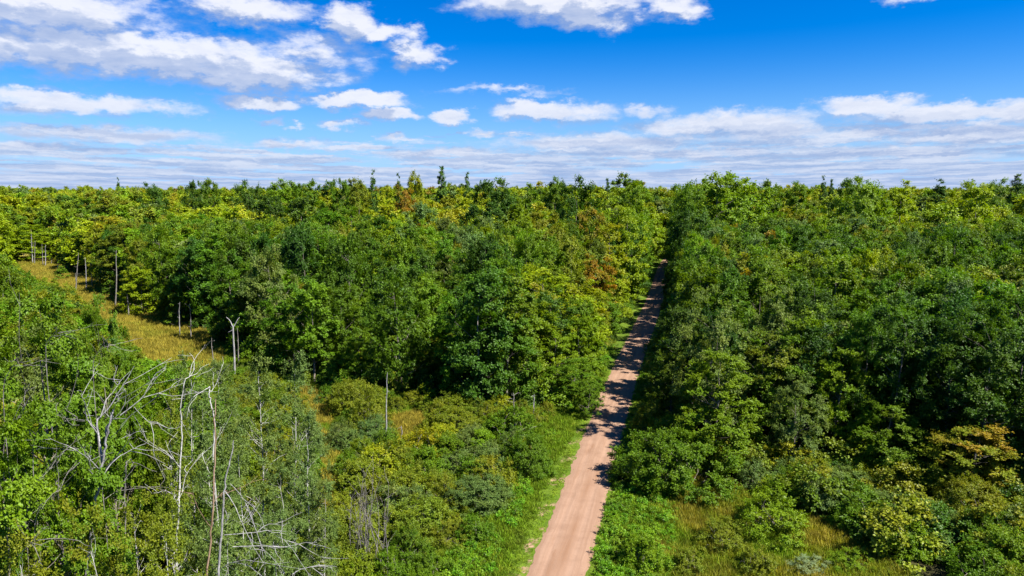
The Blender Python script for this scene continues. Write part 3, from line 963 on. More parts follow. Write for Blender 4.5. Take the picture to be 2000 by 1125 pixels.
for k, (px, top, base, lean, forks, lab) in enumerate(SN):
    r = np.random.default_rng(900 + k)
    x0, y0 = gp(px + lean, base)
    z0 = float(height(x0, y0))
    depth = y0 * CP + CAM_H * SP
    x1, zt = top_height(px, top, y0)
    Hs = zt - z0
    r0 = {0: .12, 1: .14, 2: .18, 3: .21, 4: .15}[forks] * (1.0 if y0 < 160 else 1.45)
    tb = Tubes(7)
    n = 10
    z = np.linspace(-.2, Hs, n)
    f = z.clip(0) / Hs
    wx = np.cumsum(r.normal(size=n)) * .05
    wy = np.cumsum(r.normal(size=n)) * .05
    wx -= wx[0]
    wy -= wy[0]
    stop = n if forks < 2 or forks == 4 else n - 2
    pts = np.stack([(x1 - x0) * f + wx, wy, z], 1)
    rad = r0 * (1 - .72 * f)
    if forks in (2, 3):
        rad = r0 * (1 - .45 * f)
    tb.add(pts[:stop], rad[:stop])
    root = OBJ('dead_snag', None)
    root.location = (x0, y0, z0)
    root['label'] = lab
    root['category'] = 'dead tree'
    root['group'] = SNLAB
    C.objects.link(root)
    br = Limbs(5)
    if forks in (2, 3):
        p = pts[stop - 1]
        for sgn, up in ((-1, 1.0), (1, .95)):
            e = p + np.array([sgn * .085 * Hs, r.normal() * .3, .13 * Hs * up])
            br.add(curve_pts(p - (0, 0, .1), e, 5, .08, r), np.linspace(rad[stop - 1] * .85, .035, 5))
    if forks == 3:
        for zz, sgn, ln in ((.63, 1, 1.7), (.66, -1, .6), (.77, 1, 1.2)):
            p = np.array([np.interp(zz * Hs, z, pts[:, i]) for i in range(3)])
            br.add(curve_pts(p, p + np.array([sgn * ln * .55, .2, ln]), 5, .1, r), np.linspace(r0 * .6, .06, 5))
    nt = {0: 2, 1: 5, 2: 2, 3: 3, 4: 26}[forks]
    for j in range(nt):
        zz = r.uniform(.35, .97)
        p = np.array([np.interp(zz * Hs, z, pts[:, i]) for i in range(3)])
        a = r.random() * 6.28
        ln = (.5 + 1.1 * r.random()) * (1.6 if forks == 4 else .45 if forks == 0 else .8)
        br.add(curve_pts(p, p + ln * np.array([math.cos(a), math.sin(a), .35 * r.normal() + .25]), 4, .08, r), np.linspace(.04, .012, 4))
    mt = M_dead_pale if forks in (2, 3) or k % 3 == 0 else M_dead
    o = OBJ('trunk', tb.mesh('snag_trunk', mt))
    o.parent = root
    C.objects.link(o)
    br.link('branch', mt, root)


# ---- dead trees in the near left, traced limb by limb, each limb given its own reach towards or away from the viewer
def w_at(px, py, y):
    x, z = top_height(px, py, y)
    return np.array([x, y, z])


def limb_tree(name, label, base, y0, limbs, mat, seed, cat='dead tree', group=None, twig=14):
    r = np.random.default_rng(seed)
    main = limbs[0]
    bx, by = w_at(main[0][0][0], main[0][0][1], y0)[0], y0
    gz = float(height(bx, by))
    root = OBJ(name, None)
    root.location = (bx, by, gz)
    root['label'] = label
    root['category'] = cat
    if group:
        root['group'] = group
    C.objects.link(root)
    o3 = np.array([bx, by, gz])
    tr, limbs_ = Tubes(8), []
    for i, (pl, r0, r1, dep) in enumerate(limbs):
        n = len(pl)
        tt = np.linspace(0, 1, n)
        pts = np.array([w_at(px, py, y0 + (dep[0] + (dep[1] - dep[0]) * t)) for (px, py), t in zip(pl, tt)]) - o3
        if i == 0:
            pts = np.vstack([[pts[0][0] * .3, 0, -.3], [pts[0][0] * .6, 0, pts[0][2] * .5], pts])
        # refine
        m = len(pts) * 4
        u = np.linspace(0, len(pts) - 1, m)
        P_ = np.stack([np.interp(u, np.arange(len(pts)), pts[:, k]) for k in range(3)], 1)
        ker = np.array([.25, .5, .25])
        for _ in range(3):
            Q = P_.copy()
            Q[1:-1] = .25 * P_[:-2] + .5 * P_[1:-1] + .25 * P_[2:]
            P_ = Q
        P_[2:-1] += r.normal(size=(m - 3, 3)) * r1 * .6
        r0, r1 = r0 * .56, r1 * .66
        br = Tubes(6)
        (tr if i == 0 else br).add(P_, np.linspace(r0, r1, m))
        if i:
            limbs_.append(br)
        if i:
            for _ in range(twig // 3 if r1 > .02 else twig // 4):
                j = r.integers(m // 3, m - 1)
                dirn = P_[j] - P_[max(j - 2, 0)]
                dirn = dirn / (np.linalg.norm(dirn) + 1e-6) + r.normal(size=3) * .75
                L = .35 + .9 * r.random()
                e = P_[j] + dirn * L
                q = curve_pts(P_[j], e, 5, .09, r)
                br.add(q, np.linspace(.014, .006, 5), 4)
                e2 = q[3] + (dirn + r.normal(size=3) * .8) * L * .45
                br.add(curve_pts(q[3], e2, 4, .04, r), np.linspace(.009, .005, 4), 3)
    for nm_, q in [('trunk', tr)] + [('limb', b_) for b_ in limbs_]:
        o = OBJ(nm_, q.mesh(name + '_' + nm_, mat))
        o.parent = root
        C.objects.link(o)
    return root


limb_tree('dead_tree', 'bleached white dead tree with spreading crooked limbs, left foreground', None, 29.0, [
    ([(162, 1125), (185, 1000), (196, 930), (202, 890), (208, 850), (222, 800)], .13, .06, (0, -.2)),
    ([(200, 905), (193, 850), (188, 820), (196, 815), (215, 795), (232, 765), (245, 745), (262, 715)], .085, .012, (0, .9)),
    ([(193, 850), (170, 820), (165, 800), (168, 790), (160, 775), (155, 768)], .05, .01, (0, -1.2)),
    ([(208, 850), (206, 835), (218, 822), (221, 815), (215, 805)], .07, .02, (0, -.3)),
    ([(196, 815), (205, 790), (207, 780), (222, 765), (238, 740), (255, 725)], .045, .01, (.3, 1.6)),
    ([(200, 922), (225, 895), (245, 870), (262, 840)], .05, .01, (0, -1.4)),
    ([(200, 930), (220, 900), (245, 885), (270, 872), (285, 866)], .055, .012, (0, .8)),
    ([(235, 811), (265, 788), (280, 775), (290, 755), (303, 730), (325, 715)], .05, .01, (1.2, 1.9)),
    ([(278, 777), (310, 768), (340, 755), (360, 748)], .03, .008, (1.6, 2.6)),
    ([(192, 915), (178, 900), (165, 890), (150, 880), (145, 873)], .04, .01, (0, -1)),
    ([(178, 900), (172, 885), (160, 880), (143, 872)], .025, .008, (-.4, .4)),
    ([(193, 937), (180, 925), (172, 915)], .03, .01, (0, -.5)),
    ([(262, 795), (275, 810), (290, 825), (302, 830)], .02, .006, (1.4, 1.0)),
    ([(190, 838), (178, 828), (170, 820), (163, 822)], .02, .007, (0, .8)),
    ([(222, 800), (228, 785), (230, 770), (225, 760)], .03, .008, (-.2, -1.0)),
], M_dead_pale, 41)
limb_tree('dead_tree', 'small broken grey stem right of the bleached dead tree', None, 31.0, [
    ([(245, 1060), (243, 960), (246, 915), (248, 900)], .06, .04, (0, 0)),
    ([(248, 905), (258, 902), (268, 905)], .025, .008, (0, -.5)), ([(246, 915), (235, 940), (225, 985)], .02, .008, (0, .5)),
    ([(205, 975), (225, 960), (255, 955), (300, 950), (330, 952)], .03, .008, (0, 1.2)),
], M_dead, 42)
limb_tree('dead_tree', 'brown trunk with peeling bark between the white aspen trunks', None, 30.0, [
    ([(403, 1125), (412, 1050), (416, 980), (420, 900), (420, 840), (421, 780)], .11, .035, (0, 0)),
    ([(412, 1030), (400, 1015), (385, 990), (376, 960)], .035, .01, (0, -1)), ([(418, 980), (428, 968), (440, 960)], .02, .007, (0, .6)),
], M_dead_brown, 43)
limb_tree('dead_tree', 'white trunk with long bare boughs arching to the right', None, 29.0, [
    ([(426, 1125), (431, 1060), (435, 1000), (439, 950), (444, 920), (452, 890), (456, 860)], .12, .03, (0, 0)),
    ([(437, 1045), (470, 1042), (500, 1040), (525, 1035), (560, 1038)], .035, .008, (0, 1.4)),
    ([(523, 1036), (545, 1050), (570, 1060), (583, 1050)], .015, .006, (1.0, 1.6)),
    ([(440, 960), (458, 985), (470, 1015), (485, 1050), (515, 1100)], .035, .01, (0, -1.2)),
    ([(455, 1068), (500, 1066), (545, 1067), (575, 1070)], .035, .01, (0, 1.0)),
    ([(450, 945), (470, 965), (490, 1000), (500, 1040), (520, 1085)], .022, .008, (.5, -1)),
    ([(437, 990), (445, 1010), (440, 1020)], .03, .01, (0, .2)),
    ([(433, 1110), (450, 1098), (480, 1102), (495, 1110)], .03, .01, (0, -1.0)),
    ([(570, 1122), (590, 1110), (620, 1106), (635, 1104)], .025, .01, (2, 3)),
], M_dead_pale, 44)
limb_tree('dead_tree', 'white speckled upright trunk left of the brown peeling one', None, 33.0, [
    ([(342, 1125), (347, 1040), (350, 960), (352, 900), (356, 850), (352, 790), (362, 740)], .115, .03, (0, .3)),
    ([(352, 915), (345, 905), (340, 898)], .04, .015, (0, -.4)), ([(356, 960), (362, 930), (375, 910), (390, 890), (400, 880)], .03, .008, (0, 1)),
    ([(350, 990), (342, 975), (335, 960)], .035, .01, (0, -.6)),
    ([(362, 740), (372, 735), (380, 720)], .03, .01, (.3, 1.0)), ([(352, 800), (360, 785), (362, 760)], .03, .01, (.3, -.4)),
], M_aspen_bark, 45, cat='tree')
limb_tree('dead_tree', 'slanting pale trunk high among the aspens with a broken arm', None, 37.0, [
    ([(415, 880), (420, 835), (416, 800), (408, 775), (410, 755)], .08, .05, (0, 0)),
    ([(410, 755), (400, 762), (385, 770), (378, 775)], .05, .015, (0, -.6)), ([(412, 765), (420, 755), (426, 740)], .03, .01, (0, .5)),
], M_aspen_bark, 46)
BG = (((215, 655), (190, 690), (178, 705), 'short slanting bough under the crest of the tall left tree'),
      ((45, 690), (20, 720), (0, 760), 'twiggy bough at the left edge above the leaning one'),
      ((150, 920), (95, 975), (60, 1010), 'slanting bough left of the dead tree trunk'),
      ((90, 1030), (40, 1080), (0, 1125), 'pale bough crossing the bottom left corner'))
for j, (pa, pb, pc, lab) in enumerate(BG + (((60, 745), (20, 835), (0, 880), 'grey leaning bough poking out of the leafy trees at the left edge'),
                                      ((140, 785), (100, 820), (55, 850), 'longer slanting bare bough beside the bleached dead tree'),
                                      ((135, 870), (70, 940), (45, 1010), 'low slanting bare bough in the leafy left corner'),
                                      ((115, 640), (98, 660), (85, 675), 'short bare bough in the upper leafy crown at left'))):
    y_ = (34, 29, 27, 24, 29, 28.5, 27, 33)[j]
    limb_tree('dead_bough', lab, None, y_, [([pc, pb, pa], .045, .012, (0, -.5)), ([pb, ((pa[0] + pb[0]) / 2 + 14, (pa[1] + pb[1]) / 2 - 4)], .02, .006, (0, -.5))], M_dead, 50 + j, cat='dead branch', twig=20)

# bare grey saplings at the bottom
for j, (px, top, lab) in enumerate(((690, 960, 'leftmost bare grey sapling at the bottom edge'), (705, 905, 'tallest bare grey sapling at the bottom edge'),
                                    (722, 950, 'bare grey sapling just right of the tallest one'), (745, 925, 'rightmost bare grey sapling of the bottom clump'),
                                    (1345, 775, 'bare reddish sapling before the shaded right trees'))):
    y_ = 50 if px < 1000 else 82
    r = np.random.default_rng(60 + j)
    x, zt = top_height(px, top, y_)
    z0 = float(height(x, y_))
    Hs = zt - z0
    t1, t2 = Tubes(5), Tubes(4)
    for s_ in range(4):
        b = np.array([r.normal() * .2, r.normal() * .2, -.1])
        e = np.array([r.normal() * .12 * Hs, r.normal() * .12 * Hs, Hs * r.uniform(.75, 1)])
        q = curve_pts(b, e, 9, .15, r)
        t1.add(q, np.linspace(.05, .012, 9))
        for _ in range(16):
            i = r.integers(2, 9)
            d_ = np.array([r.normal(), r.normal(), 1.6])
            d_ /= np.linalg.norm(d_)
            t2.add(curve_pts(q[i], q[i] + d_ * (.4 + r.random() * 1.1), 4, .07, r), np.linspace(.016, .006, 4), 3)
    root = OBJ('bare_sapling', None)
    root.location = (x, y_, z0)
    root['label'] = lab
    root['category'] = 'dead tree'
    root['group'] = 'bare leafless saplings'
    C.objects.link(root)
    for nm_, q in (('stems', t1), ('twigs', t2)):
        o = OBJ(nm_, q.mesh('sapling_' + nm_, M_dead))
        o.parent = root
        C.objects.link(o)

# ------------------------------------------------------------------ scattered shrubs
CAPX = [-400, 0, 40, 70, 110, 140, 190, 230, 300, 400, 440, 500, 590, 700, 900, 1100, 1200]
CAPY = [480, 492, 530, 552, 572, 588, 620, 655, 700, 705, 700, 705, 740, 745, 760, 780, 790]
ORD = ['first', 'second', 'third', 'fourth', 'fifth', 'sixth', 'seventh', 'eighth', 'ninth', 'tenth', 'eleventh', 'twelfth', 'thirteenth', 'fourteenth', 'fifteenth',
       'sixteenth', 'seventeenth', 'eighteenth', 'nineteenth', 'twentieth', 'twenty-first', 'twenty-second', 'twenty-third', 'twenty-fourth', 'twenty-fifth']
ORD += ['%s-%s' % (a, b) for a in ('thirtieth', 'fortieth', 'fiftieth', 'sixtieth') for b in ORD[:9]]


def hexpts(x0, x1, y0, y1, s, jitter, r):
    ys_ = np.arange(y0, y1, s * .866)
    out = []
    for i, yy in enumerate(ys_):
        xs_ = np.arange(x0 + (i % 2) * s / 2, x1, s)
        out.append(np.stack([xs_, np.full(len(xs_), yy)], 1))
    p = np.concatenate(out)
    return p + r.uniform(-jitter, jitter, p.shape) * s


def free(p, mul=.8, add=1.0):
    P0 = np.array([(a, b, c) for a, b, c in placed])
    d = np.hypot(p[:, 0][:, None] - P0[:, 0], p[:, 1][:, None] - P0[:, 1])
    return (d > P0[:, 2] * mul + add).all(1)


def fld(x, y, f, seed):
    return np.array([mnoise.noise((a * f, b * f, seed)) for a, b in zip(np.atleast_1d(x), np.atleast_1d(y))])


p = hexpts(-75, 10, 44, 112, 3.0, .34, rng)
offp = p[:, 0] - road_x(p[:, 1])
ok = inside(OPEN_L, p[:, 0], p[:, 1]) & (offp < -7.6 + 1.6 * sstep(85, 105, p[:, 1])) & free(p, .75, .6)
for g in GAPS:
    ok &= ~inside(g, p[:, 0], p[:, 1])
pr_ = hexpts(10, 75, 40, 80, 3.3, .34, rng)
okr = inside(THICKET_R, pr_[:, 0], pr_[:, 1]) & free(pr_, .7, .5)
cand = [(x, y, 0) for x, y in p[ok]] + [(x, y, 1) for x, y in pr_[okr]]
shr = []
for (x, y, side) in cand:
    H = random.uniform(1.9, 3.7) if side == 0 else random.uniform(2.2, 4.4)
    if side == 0 and y > 82:
        H *= .8
    px, py, dp = project(x, y, height(x, y) + H)
    if side == 0 and py < np.interp(px, CAPX, CAPY) + 4:
        continue
    if px < -60 or px > 2060 or py > 1140:
        continue
    shr.append([x, y, H, H * random.uniform(.62, .85), side])
shr.sort(key=lambda s: (s[4], round(s[1] / 5), s[0]))
rowc = {}
for (x, y, H, Rad, side) in shr:
    v = float(fld(x, y, .06, 5)[0])
    t = 'olive' if v > -.02 else ('grey' if v < -.2 else 'green')
    if random.random() < .22:
        t = random.choice(['fresh', 'green', 'gold', 'grey'])
    if side == 1:
        t = random.choice(['grey', 'fresh', 'green', 'olive'])
    row = int((y - 44) / 5)
    key = (side, row)
    rowc[key] = rowc.get(key, 0) + 1
    lab = '%s shrub, %s from left, %s row of the %s' % (TINTWORD[t], ORD[rowc[key] - 1], ORD[max(0, row)], 'shrubland left of road' if side == 0 else 'lower right thicket')
    stand('shrub', random.choice(P_bush), x, y, H, Rad, jit(TINT[t], .14), random.choice([0, .1, .25]), lab, 'shrub',
          'shrubs on the open ground left of the road' if side == 0 else 'shrubs of the lower right thicket', parts=('stems', 'foliage'))

# ------------------------------------------------------------------ the forest
def zone_tint(x, y):
    """tint of a forest tree: yellower far off, darker green nearer, varied by noise"""
    v = float(mnoise.noise((x * .022, y * .018, 2.2)))
    w = float(mnoise.noise((x * .09, y * .09, 8.2)))
    q = random.random()
    far = float(sstep(150, 260, y))
    dens = .08 + .55 * far + .9 * v
    if x > road_x(y):
        dens = -.10 + .75 * float(sstep(170, 280, y)) + .9 * v
    s = dens + .35 * w + random.uniform(-.22, .22)
    if q < .02 and y > 140:
        return 'rust'
    if q < .10:
        return 'deep'
    if q < .15:
        return 'grey'
    if s > .62:
        return 'gold' if q < .36 else 'lime'
    if s > .38:
        return 'lime' if q < .6 else 'fresh'
    if s > .14:
        return 'fresh' if q < .6 else 'olive'
    if s > -.15:
        return 'green'
    return 'deep' if q < .55 else 'green'


def forest_points(s, y0, y1, xlim, jitter=.36):
    p = hexpts(-xlim, xlim, y0, y1, s, jitter, rng)
    offp = p[:, 0] - road_x(p[:, 1])
    ok = (offp > 4.8 + 1.4 * (p[:, 1] > 125)) | (offp < -6.0) | (p[:, 1] > 288)
    ok &= ~inside(OPEN_L, p[:, 0], p[:, 1]) & ~inside(OPEN_R, p[:, 0], p[:, 1]) & ~inside(THICKET_R, p[:, 0], p[:, 1])
    ok &= np.abs(p[:, 0]) < p[:, 1] * .80 + 26
    p = p[ok]
    return p[free(p, .62, 1.0)]


RY = np.linspace(60, 262, 60)
RPX, RPY, RD = project(road_x(RY), RY, height(road_x(RY), RY))
RW = 2.4 / RD * FPX


def beside_road(x, y, H, Rad):
    """trees by the road are slim enough to leave the far road in sight"""
    px, py, dp = project(x, y, height(x, y) + H)
    k = FPX / dp
    m = (RY > y + 2) & (RPY > py + .12 * H * k)
    if not m.any():
        return Rad
    gap = np.abs(RPX[m] - px) - RW[m] * .55
    return min(Rad, float(gap.min()) / k * 1.0)


def below_meadow(x, y, H, Rad):
    """between the viewer and the meadow the growth is low enough to leave the meadow in sight"""
    px, py, dp = project(x, y, height(x, y) + H)
    if px < 430:
        for dx in (-.6, 0, .6):
            q = px + dx * Rad / dp * FPX
            bx = np.interp(q, CAPX, CAPY)
            if y < gp(q, bx)[1] + 6:
                zt = top_height(px, bx + 8, y)[1]
                H = min(H, zt - float(height(x, y)))
        Rad = min(Rad, max(H * .5, .5))
    return H, Rad


trees = []
for (x, y) in forest_points(6.1, 24, 200, 210):
    left_near = x < road_x(y) and x < 0 and y < 300
    H = random.uniform(12.0, 20.5) + (2.0 if y > 120 else 0)
    Rad = random.uniform(3.5, 5.6)
    off_ = x - road_x(y)
    if abs(off_) < 9 and off_ > 0:
        H = random.uniform(9, 15)
        Rad *= .8
    if off_ < 0 and off_ > -11:
        H = random.uniform(8, 14)
        Rad *= .8
    px, py, dp = project(x, y, height(x, y) + H)
    H, Rad = below_meadow(x, y, H, Rad)
    Rad = beside_road(x, y, H, Rad)
    if H < 2.5 or Rad < 1.5:
        continue
    if y < 46 and px < 700 or y < 42 and px > 230 or y < 56 and px > 900:
        continue
    if y < 60 and px < 640 and x > -30 and H < 8:
        pass
    trees.append((x, y, H, Rad))
for (x, y) in forest_points(6.8, 200, 420, 380):
    big = random.random() < .16
    v = 7 * mnoise.noise((x * .035, y * .03, 3.3))
    H, Rad = random.uniform(14, 19.5) + v + 7.5 * big * random.random(), random.uniform(4.2, 5.8) + 2.0 * big
    if y < 262:
        H, Rad = below_meadow(x, y, H, Rad)
        if H < 2.5:
            continue
    trees.append((x, y, H, Rad))
for (x, y) in forest_points(7.6, 420, 950, 820):
    trees.append((x, y, random.uniform(15, 21) + 3 * mnoise.noise((x * .015, y * .015, 3.3)) + (4 if random.random() < .1 else 0), random.uniform(4.0, 5.6)))
trees.sort(key=lambda t: t[1])

sky_y = np.full(2200, 1250.0)         # painter's list from near to far: does the photo show anything of this tree?
fgd = []
indiv, rest = [], []
for (x, y, rr_) in placed:
    pass
for (x, y, H, Rad) in trees:
    z = float(height(x, y))
    px, py, dp = project(x, y, z + H)
    w = Rad / dp * FPX
    a, b = int(max(0, px - w + 100)), int(min(2200, px + w + 100))
    vis = 0
    if b > a:
        seg = sky_y[a:b]
        base = py + w * .5
        vis = (np.clip(seg - py, 0, 60) * (seg > py + 2)).sum()
        seg[:] = np.minimum(seg, py + w * .35)
    if y < 235 and vis > 150 and -20 < px < 2020 and py < 1110:
        indiv.append((vis, x, y, H, Rad, px))
    else:
        rest.append((x, y, H, Rad))
indiv.sort(reverse=True)
LIMIT = 430
for t in indiv[LIMIT:]:
    rest.append(t[1:5])
indiv = indiv[:LIMIT]
rows = {}
indiv.sort(key=lambda t: (t[2]))
tmp = []
edges = [0, 50, 60, 68, 76, 84, 92, 100, 108, 116, 124, 132, 142, 152, 162, 172, 184, 196, 208, 222, 240]
for (_, x, y, H, Rad, px) in indiv:
    side = x > road_x(y)
    row = int(np.searchsorted(edges, y))
    rows.setdefault((side, row), []).append((abs(x - road_x(y)), x, y, H, Rad, px))
n_kind = dict(maple_tree=0, oak_tree=0)
for (side, row), lst in rows.items():
    lst.sort()
    for i, (_, x, y, H, Rad, px) in enumerate(lst):
        t = zone_tint(x, y)
        if y < 62 and not side:
            t = random.choice(['green', 'fresh', 'grey'])
        oak = random.random() < .2 and H > 13 and y > 75
        nm_ = 'oak_tree' if oak else 'maple_tree'
        pr = random.choice(P_oak) if oak else random.choice(P_near if y < 92 else P_mid)
        if not oak and n_kind['maple_tree'] > 235:
            nm_ = 'birch_tree'
        n_kind[nm_] = n_kind.get(nm_, 0) + 1
        lab = '%s %s %s of the road, %s out in forest row %s' % (TINTWORD[t], nm_.split('_')[0], 'right' if side else 'left', ORD[i], ORD[row])
        stand(nm_, pr, x, y, H, Rad, jit(TINT[t], .24), random.choice([0, 0, 0, .08]) if t != 'rust' else .35, lab, 'tree',
              'forest trees %s of the road' % ('right' if side else 'left'), tilt=2.5)


# ------------------------------------------------------------------ what nobody could count: far forest, undergrowth, grass
def scatter(name, meshes, pts, rotz, scl, tints, group_name=None):
    """one object: points that carry rotation, size, tint and kind; geometry nodes set a plant on each"""
    me = bpy.data.meshes.new(name)
    me.vertices.add(len(pts))
    me.vertices.foreach_set('co', np.asarray(pts, np.float32).ravel())
    add_attr(me, 'tint', np.concatenate([np.asarray(tints), np.ones((len(pts), 1))], 1), 'FLOAT_COLOR')
    add_attr(me, 'turn', np.stack([0 * rotz, 0 * rotz, rotz], 1), 'FLOAT_VECTOR')
    add_attr(me, 'size', scl, 'FLOAT_VECTOR')
    pick = rng.integers(0, len(meshes), len(pts))
    add_attr(me, 'pick', pick)
    ob = OBJ(name, me)
    ob['kind'] = 'stuff'
    C.objects.link(ob)
    ng = bpy.data.node_groups.new(name, 'GeometryNodeTree')
    ng.interface.new_socket('Geometry', in_out='INPUT', socket_type='NodeSocketGeometry')
    ng.interface.new_socket('Geometry', in_out='OUTPUT', socket_type='NodeSocketGeometry')
    N, L = ng.nodes, ng.links
    gin, gout = N.new('NodeGroupInput'), N.new('NodeGroupOutput')
    join = N.new('GeometryNodeJoinGeometry')

    def attr(nm, typ):
        a = N.new('GeometryNodeInputNamedAttribute')
        a.data_type = typ
        a.inputs[0].default_value = nm
        return a.outputs[0]
    for i, src in enumerate(meshes):
        iop = N.new('GeometryNodeInstanceOnPoints')
        oi = N.new('GeometryNodeObjectInfo')
        oi.inputs['Object'].default_value = src
        oi.inputs['As Instance'].default_value = True
        L.new(oi.outputs['Geometry'], iop.inputs['Instance'])
        L.new(gin.outputs[0], iop.inputs['Points'])
        cmp_ = N.new('FunctionNodeCompare')
        cmp_.data_type = 'FLOAT'
        cmp_.operation = 'EQUAL'
        cmp_.inputs['Epsilon'].default_value = .1
        L.new(attr('pick', 'FLOAT'), cmp_.inputs[0])
        cmp_.inputs[1].default_value = float(i)
        L.new(cmp_.outputs[0], iop.inputs['Selection'])
        L.new(attr('turn', 'FLOAT_VECTOR'), iop.inputs['Rotation'])
        L.new(attr('size', 'FLOAT_VECTOR'), iop.inputs['Scale'])
        L.new(iop.outputs[0], join.inputs[0])
    L.new(join.outputs[0], gout.inputs[0])
    md = ob.modifiers.new('plants', 'NODES')
    md.node_group = ng
    return ob


def merged(name, proto):
    """crown and trunk of a small plant as one mesh, kept out of the scene as the source of a scatter"""
    c, t = proto['crown'], proto['trunk']
    vc = np.empty(len(c.vertices) * 3, np.float32)
    c.vertices.foreach_get('co', vc)
    vt = np.empty(len(t.vertices) * 3, np.float32)
    t.vertices.foreach_get('co', vt)
    fc = np.empty(len(c.loops), np.int32)
    c.loops.foreach_get('vertex_index', fc)
    ft = np.empty(len(t.loops), np.int32)
    t.loops.foreach_get('vertex_index', ft)
    nc = len(c.vertices)
    f = np.concatenate([fc, ft + nc]).reshape(-1, 4)
    me = mesh_np(name, np.concatenate([vc, vt]), f, [c.materials[0], t.materials[0]], matidx=np.r_[np.zeros(len(fc) // 4), np.ones(len(ft) // 4)])
    var = np.empty(nc * 3, np.float32)
    c.attributes['leafvar'].data.foreach_get('vector', var)
    add_attr(me, 'leafvar', np.concatenate([var, np.zeros(len(vt), np.float32)]), 'FLOAT_VECTOR')
    return OBJ(name, me)


far_src = [merged('far_tree', p_) for p_ in P_far]
fine_src = []
for p_ in P_mid[:4]:
    o_ = merged('near_tree', p_)
    o_.data.materials[0] = M_leaf_far
    fine_src.append(o_)
rest = np.array(rest)
near_m = rest[:, 1] < 150
both = rest
rest = both[near_m]
scatter('deep_forest', fine_src, np.stack([rest[:, 0], rest[:, 1], height(rest[:, 0], rest[:, 1])], 1), rng.random(len(rest)) * 6.28,
        np.stack([rest[:, 3] / 4.6, rest[:, 3] / 4.6, rest[:, 2] / 18], 1), np.array([jit(TINT[zone_tint(a, b)], .15) for a, b in rest[:, :2]]))
rest = both[~near_m]
print('individual trees', len(indiv), 'rest', len(rest), 'shrubs', len(shr), n_kind)
Z = height(rest[:, 0], rest[:, 1])
scatter('distant_forest', far_src, np.stack([rest[:, 0], rest[:, 1], Z], 1), rng.random(len(rest)) * 6.28,
        np.stack([rest[:, 3] / 4.3, rest[:, 3] / 4.3, rest[:, 2] / 18], 1),
        np.array([jit(TINT[zone_tint(a, b)], .15) for a, b in rest[:, :2]]))

under_src = [merged('undergrowth_plant', p_) for p_ in P_under]
p = hexpts(-170, 130, 50, 215, 3.3, .45, rng)
offp = p[:, 0] - road_x(p[:, 1])
ok = ((offp > 4.2) | (offp < -5.2)) & ~inside(OPEN_L, p[:, 0], p[:, 1]) & ~inside(OPEN_R, p[:, 0], p[:, 1]) & (np.abs(p[:, 0]) < p[:, 1] * .8 + 10)
p = p[ok]
hh = rng.uniform(.4, 1.35, len(p))
near_edge = (np.abs(offp[ok]) < 9)
hh[near_edge] *= .75
cap_px, cap_py, _ = project(p[:, 0], p[:, 1], height(p[:, 0], p[:, 1]) + 3 * hh)
keep = ~((cap_px < 430) & (p[:, 1] < 200) & (cap_py < np.interp(cap_px, CAPX, CAPY)) & (p[:, 1] < 140))
p, hh = p[keep], hh[keep]
scatter('undergrowth', under_src, np.stack([p[:, 0], p[:, 1], height(p[:, 0], p[:, 1])], 1), rng.random(len(p)) * 6.28,
        np.stack([hh * 1.1, hh * 1.1, hh], 1), np.array([jit(TINT[random.choice(['green', 'fresh', 'green', 'olive', 'deep'])], .2) for _ in p]))


def tuft(name, seed, n, h, spread, wid, mat, lean=.35):
    r = np.random.default_rng(seed)
    b = np.stack([r.normal(size=n) * spread, r.normal(size=n) * spread, np.zeros(n)], 1)
    a = r.random(n) * 6.28
    hh_ = h * (.5 + .6 * r.random(n))
    tip = b + np.stack([np.cos(a) * lean * hh_, np.sin(a) * lean * hh_, hh_], 1)
    mid_ = (b + tip) / 2 + np.stack([0 * a, 0 * a, .12 * hh_], 1)
    a2 = r.random(n) * 6.28
    sd2 = np.stack([np.cos(a2), np.sin(a2), 0 * a2], 1) * wid
    v = np.stack([b - sd2 * .5, mid_ - sd2 * .6, tip, mid_ + sd2 * .6], 1).reshape(-1, 3)
    me = mesh_np(name, v, np.arange(4 * n).reshape(-1, 4), [mat])
    lv = np.repeat(r.random(n), 4)
    add_attr(me, 'leafvar', np.stack([lv, np.repeat(r.random(n), 4), 0 * lv], 1), 'FLOAT_VECTOR')
    return OBJ(name, me)


M_grass = leaf_material('grass_blade', True, rough=.7, spec=.15, trans=.35)
g_src = [tuft('grass_tuft', 1 + i, 46, .75, .22, .035, M_grass) for i in range(3)]


def plant_field(xr, yr, s):
    p = hexpts(xr[0], xr[1], yr[0], yr[1], s, .5, rng)
    return p[np.abs(p[:, 0]) < p[:, 1] * .8 + 6]


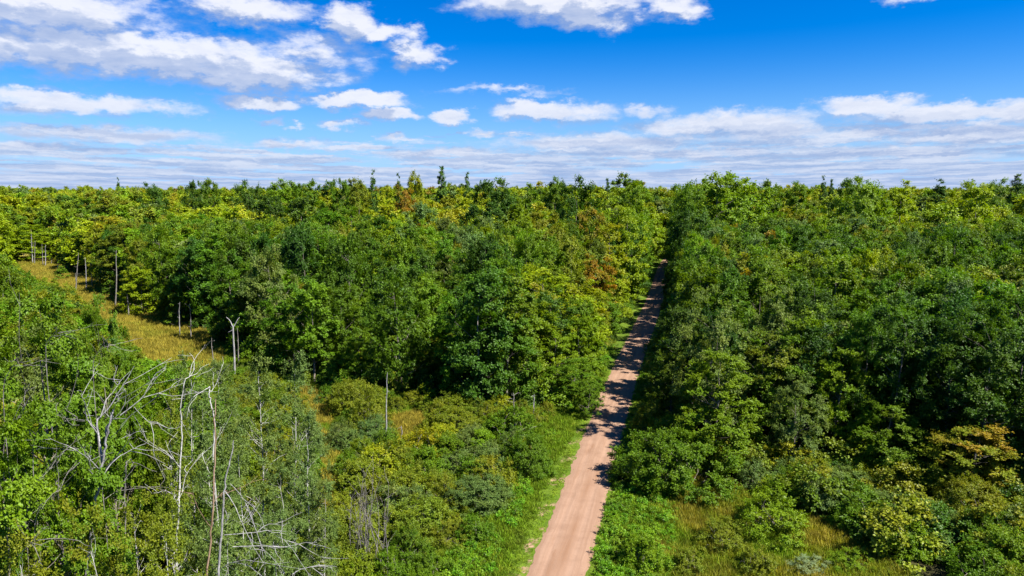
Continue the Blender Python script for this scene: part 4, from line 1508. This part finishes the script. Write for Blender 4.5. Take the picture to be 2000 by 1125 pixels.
pa = plant_field((-70, 60), (42, 112), .50)
pb = plant_field((-215, -20), (100, 290), .85)
res = []
for p, big in ((pa, 1.0), (pb, 1.5)):
    offp = p[:, 0] - road_x(p[:, 1])
    o_l, o_r = inside(OPEN_L, p[:, 0], p[:, 1]), inside(OPEN_R, p[:, 0], p[:, 1])
    verge_ = ((offp > -6.5) & (offp < 4.6))
    ok = (o_l | o_r | verge_) & (np.abs(offp) > 2.75)
    strip = np.exp(-((offp + 3.55 + .25 * np.sin(p[:, 1] / 5.0)) / .36) ** 2) * (p[:, 1] < 96)
    ok &= ~((strip > .55) & (rng.random(len(p)) < .8))
    p, offp, o_r = p[ok], offp[ok], o_r[ok]
    gd = np.zeros(len(p))
    for g in GAPS:
        gd = np.maximum(gd, inside(g, p[:, 0], p[:, 1]) * 1.0)
    gd = np.maximum(gd, o_r * sstep(6.0, 11, offp) * .5)
    v = fld(p[:, 0], p[:, 1], .35, 1.5) + .6 * fld(p[:, 0], p[:, 1], .08, 4.5)
    gd = np.clip(gd + v * .7 * (gd > .05) + .15 * rng.normal(size=len(p)), 0, 1)
    col = (1 - gd)[:, None] * np.array([.098, .178, .006]) + gd[:, None] * np.array([.220, .198, .028])
    col *= (1 + .25 * rng.normal(size=len(p)).clip(-1.5, 1.5))[:, None]
    hgt = big * (.45 + .5 * rng.random(len(p)) + .35 * gd)
    near_road = np.clip((np.abs(offp) - 2.6) / 2.2, .25, 1)
    hgt *= np.where(np.abs(offp) < 6, near_road, 1)
    res.append((p, hgt, col, big))
p = np.concatenate([r_[0] for r_ in res])
hgt = np.concatenate([r_[1] for r_ in res])
col = np.concatenate([r_[2] for r_ in res])
wd = np.concatenate([np.full(len(r_[0]), r_[3]) for r_ in res])
print('grass', len(p))
scatter('meadow_grass', g_src, np.stack([p[:, 0], p[:, 1], height(p[:, 0], p[:, 1]) - .02], 1), rng.random(len(p)) * 6.28,
        np.stack([wd * 1.15, wd * 1.15, hgt], 1), col)

# leafy weeds and ferns on both verges
w_src = [merged('weed', bush('weed', 800 + i, .8, .55, 16, 7, 6, .13, mat_leaf=M_leaf_far, stems=1, cr=.28, flat=.6)) for i in range(2)]
p = hexpts(-16, 60, 42, 130, .95, .45, rng)
offp = p[:, 0] - road_x(p[:, 1])
v = fld(p[:, 0], p[:, 1], .22, 9.5)
okw = (((offp < -5.2) & (offp > -9.5) & inside(OPEN_L, p[:, 0], p[:, 1])) | ((offp > 3.2) & (offp < 9) & inside(OPEN_R, p[:, 0], p[:, 1])) |
       ((offp > 3.0) & (offp < 5.5)) | ((offp < -3.6) & (offp > -6.5) & (p[:, 1] > 96))) & (v > -.22)
p, offp = p[okw], offp[okw]
hh = rng.uniform(.5, 1.05, len(p))
scatter('verge_weeds', w_src, np.stack([p[:, 0], p[:, 1], height(p[:, 0], p[:, 1])], 1), rng.random(len(p)) * 6.28,
        np.stack([hh, hh, hh], 1), np.array([jit((.085, .20, .006), .25) for _ in p]))
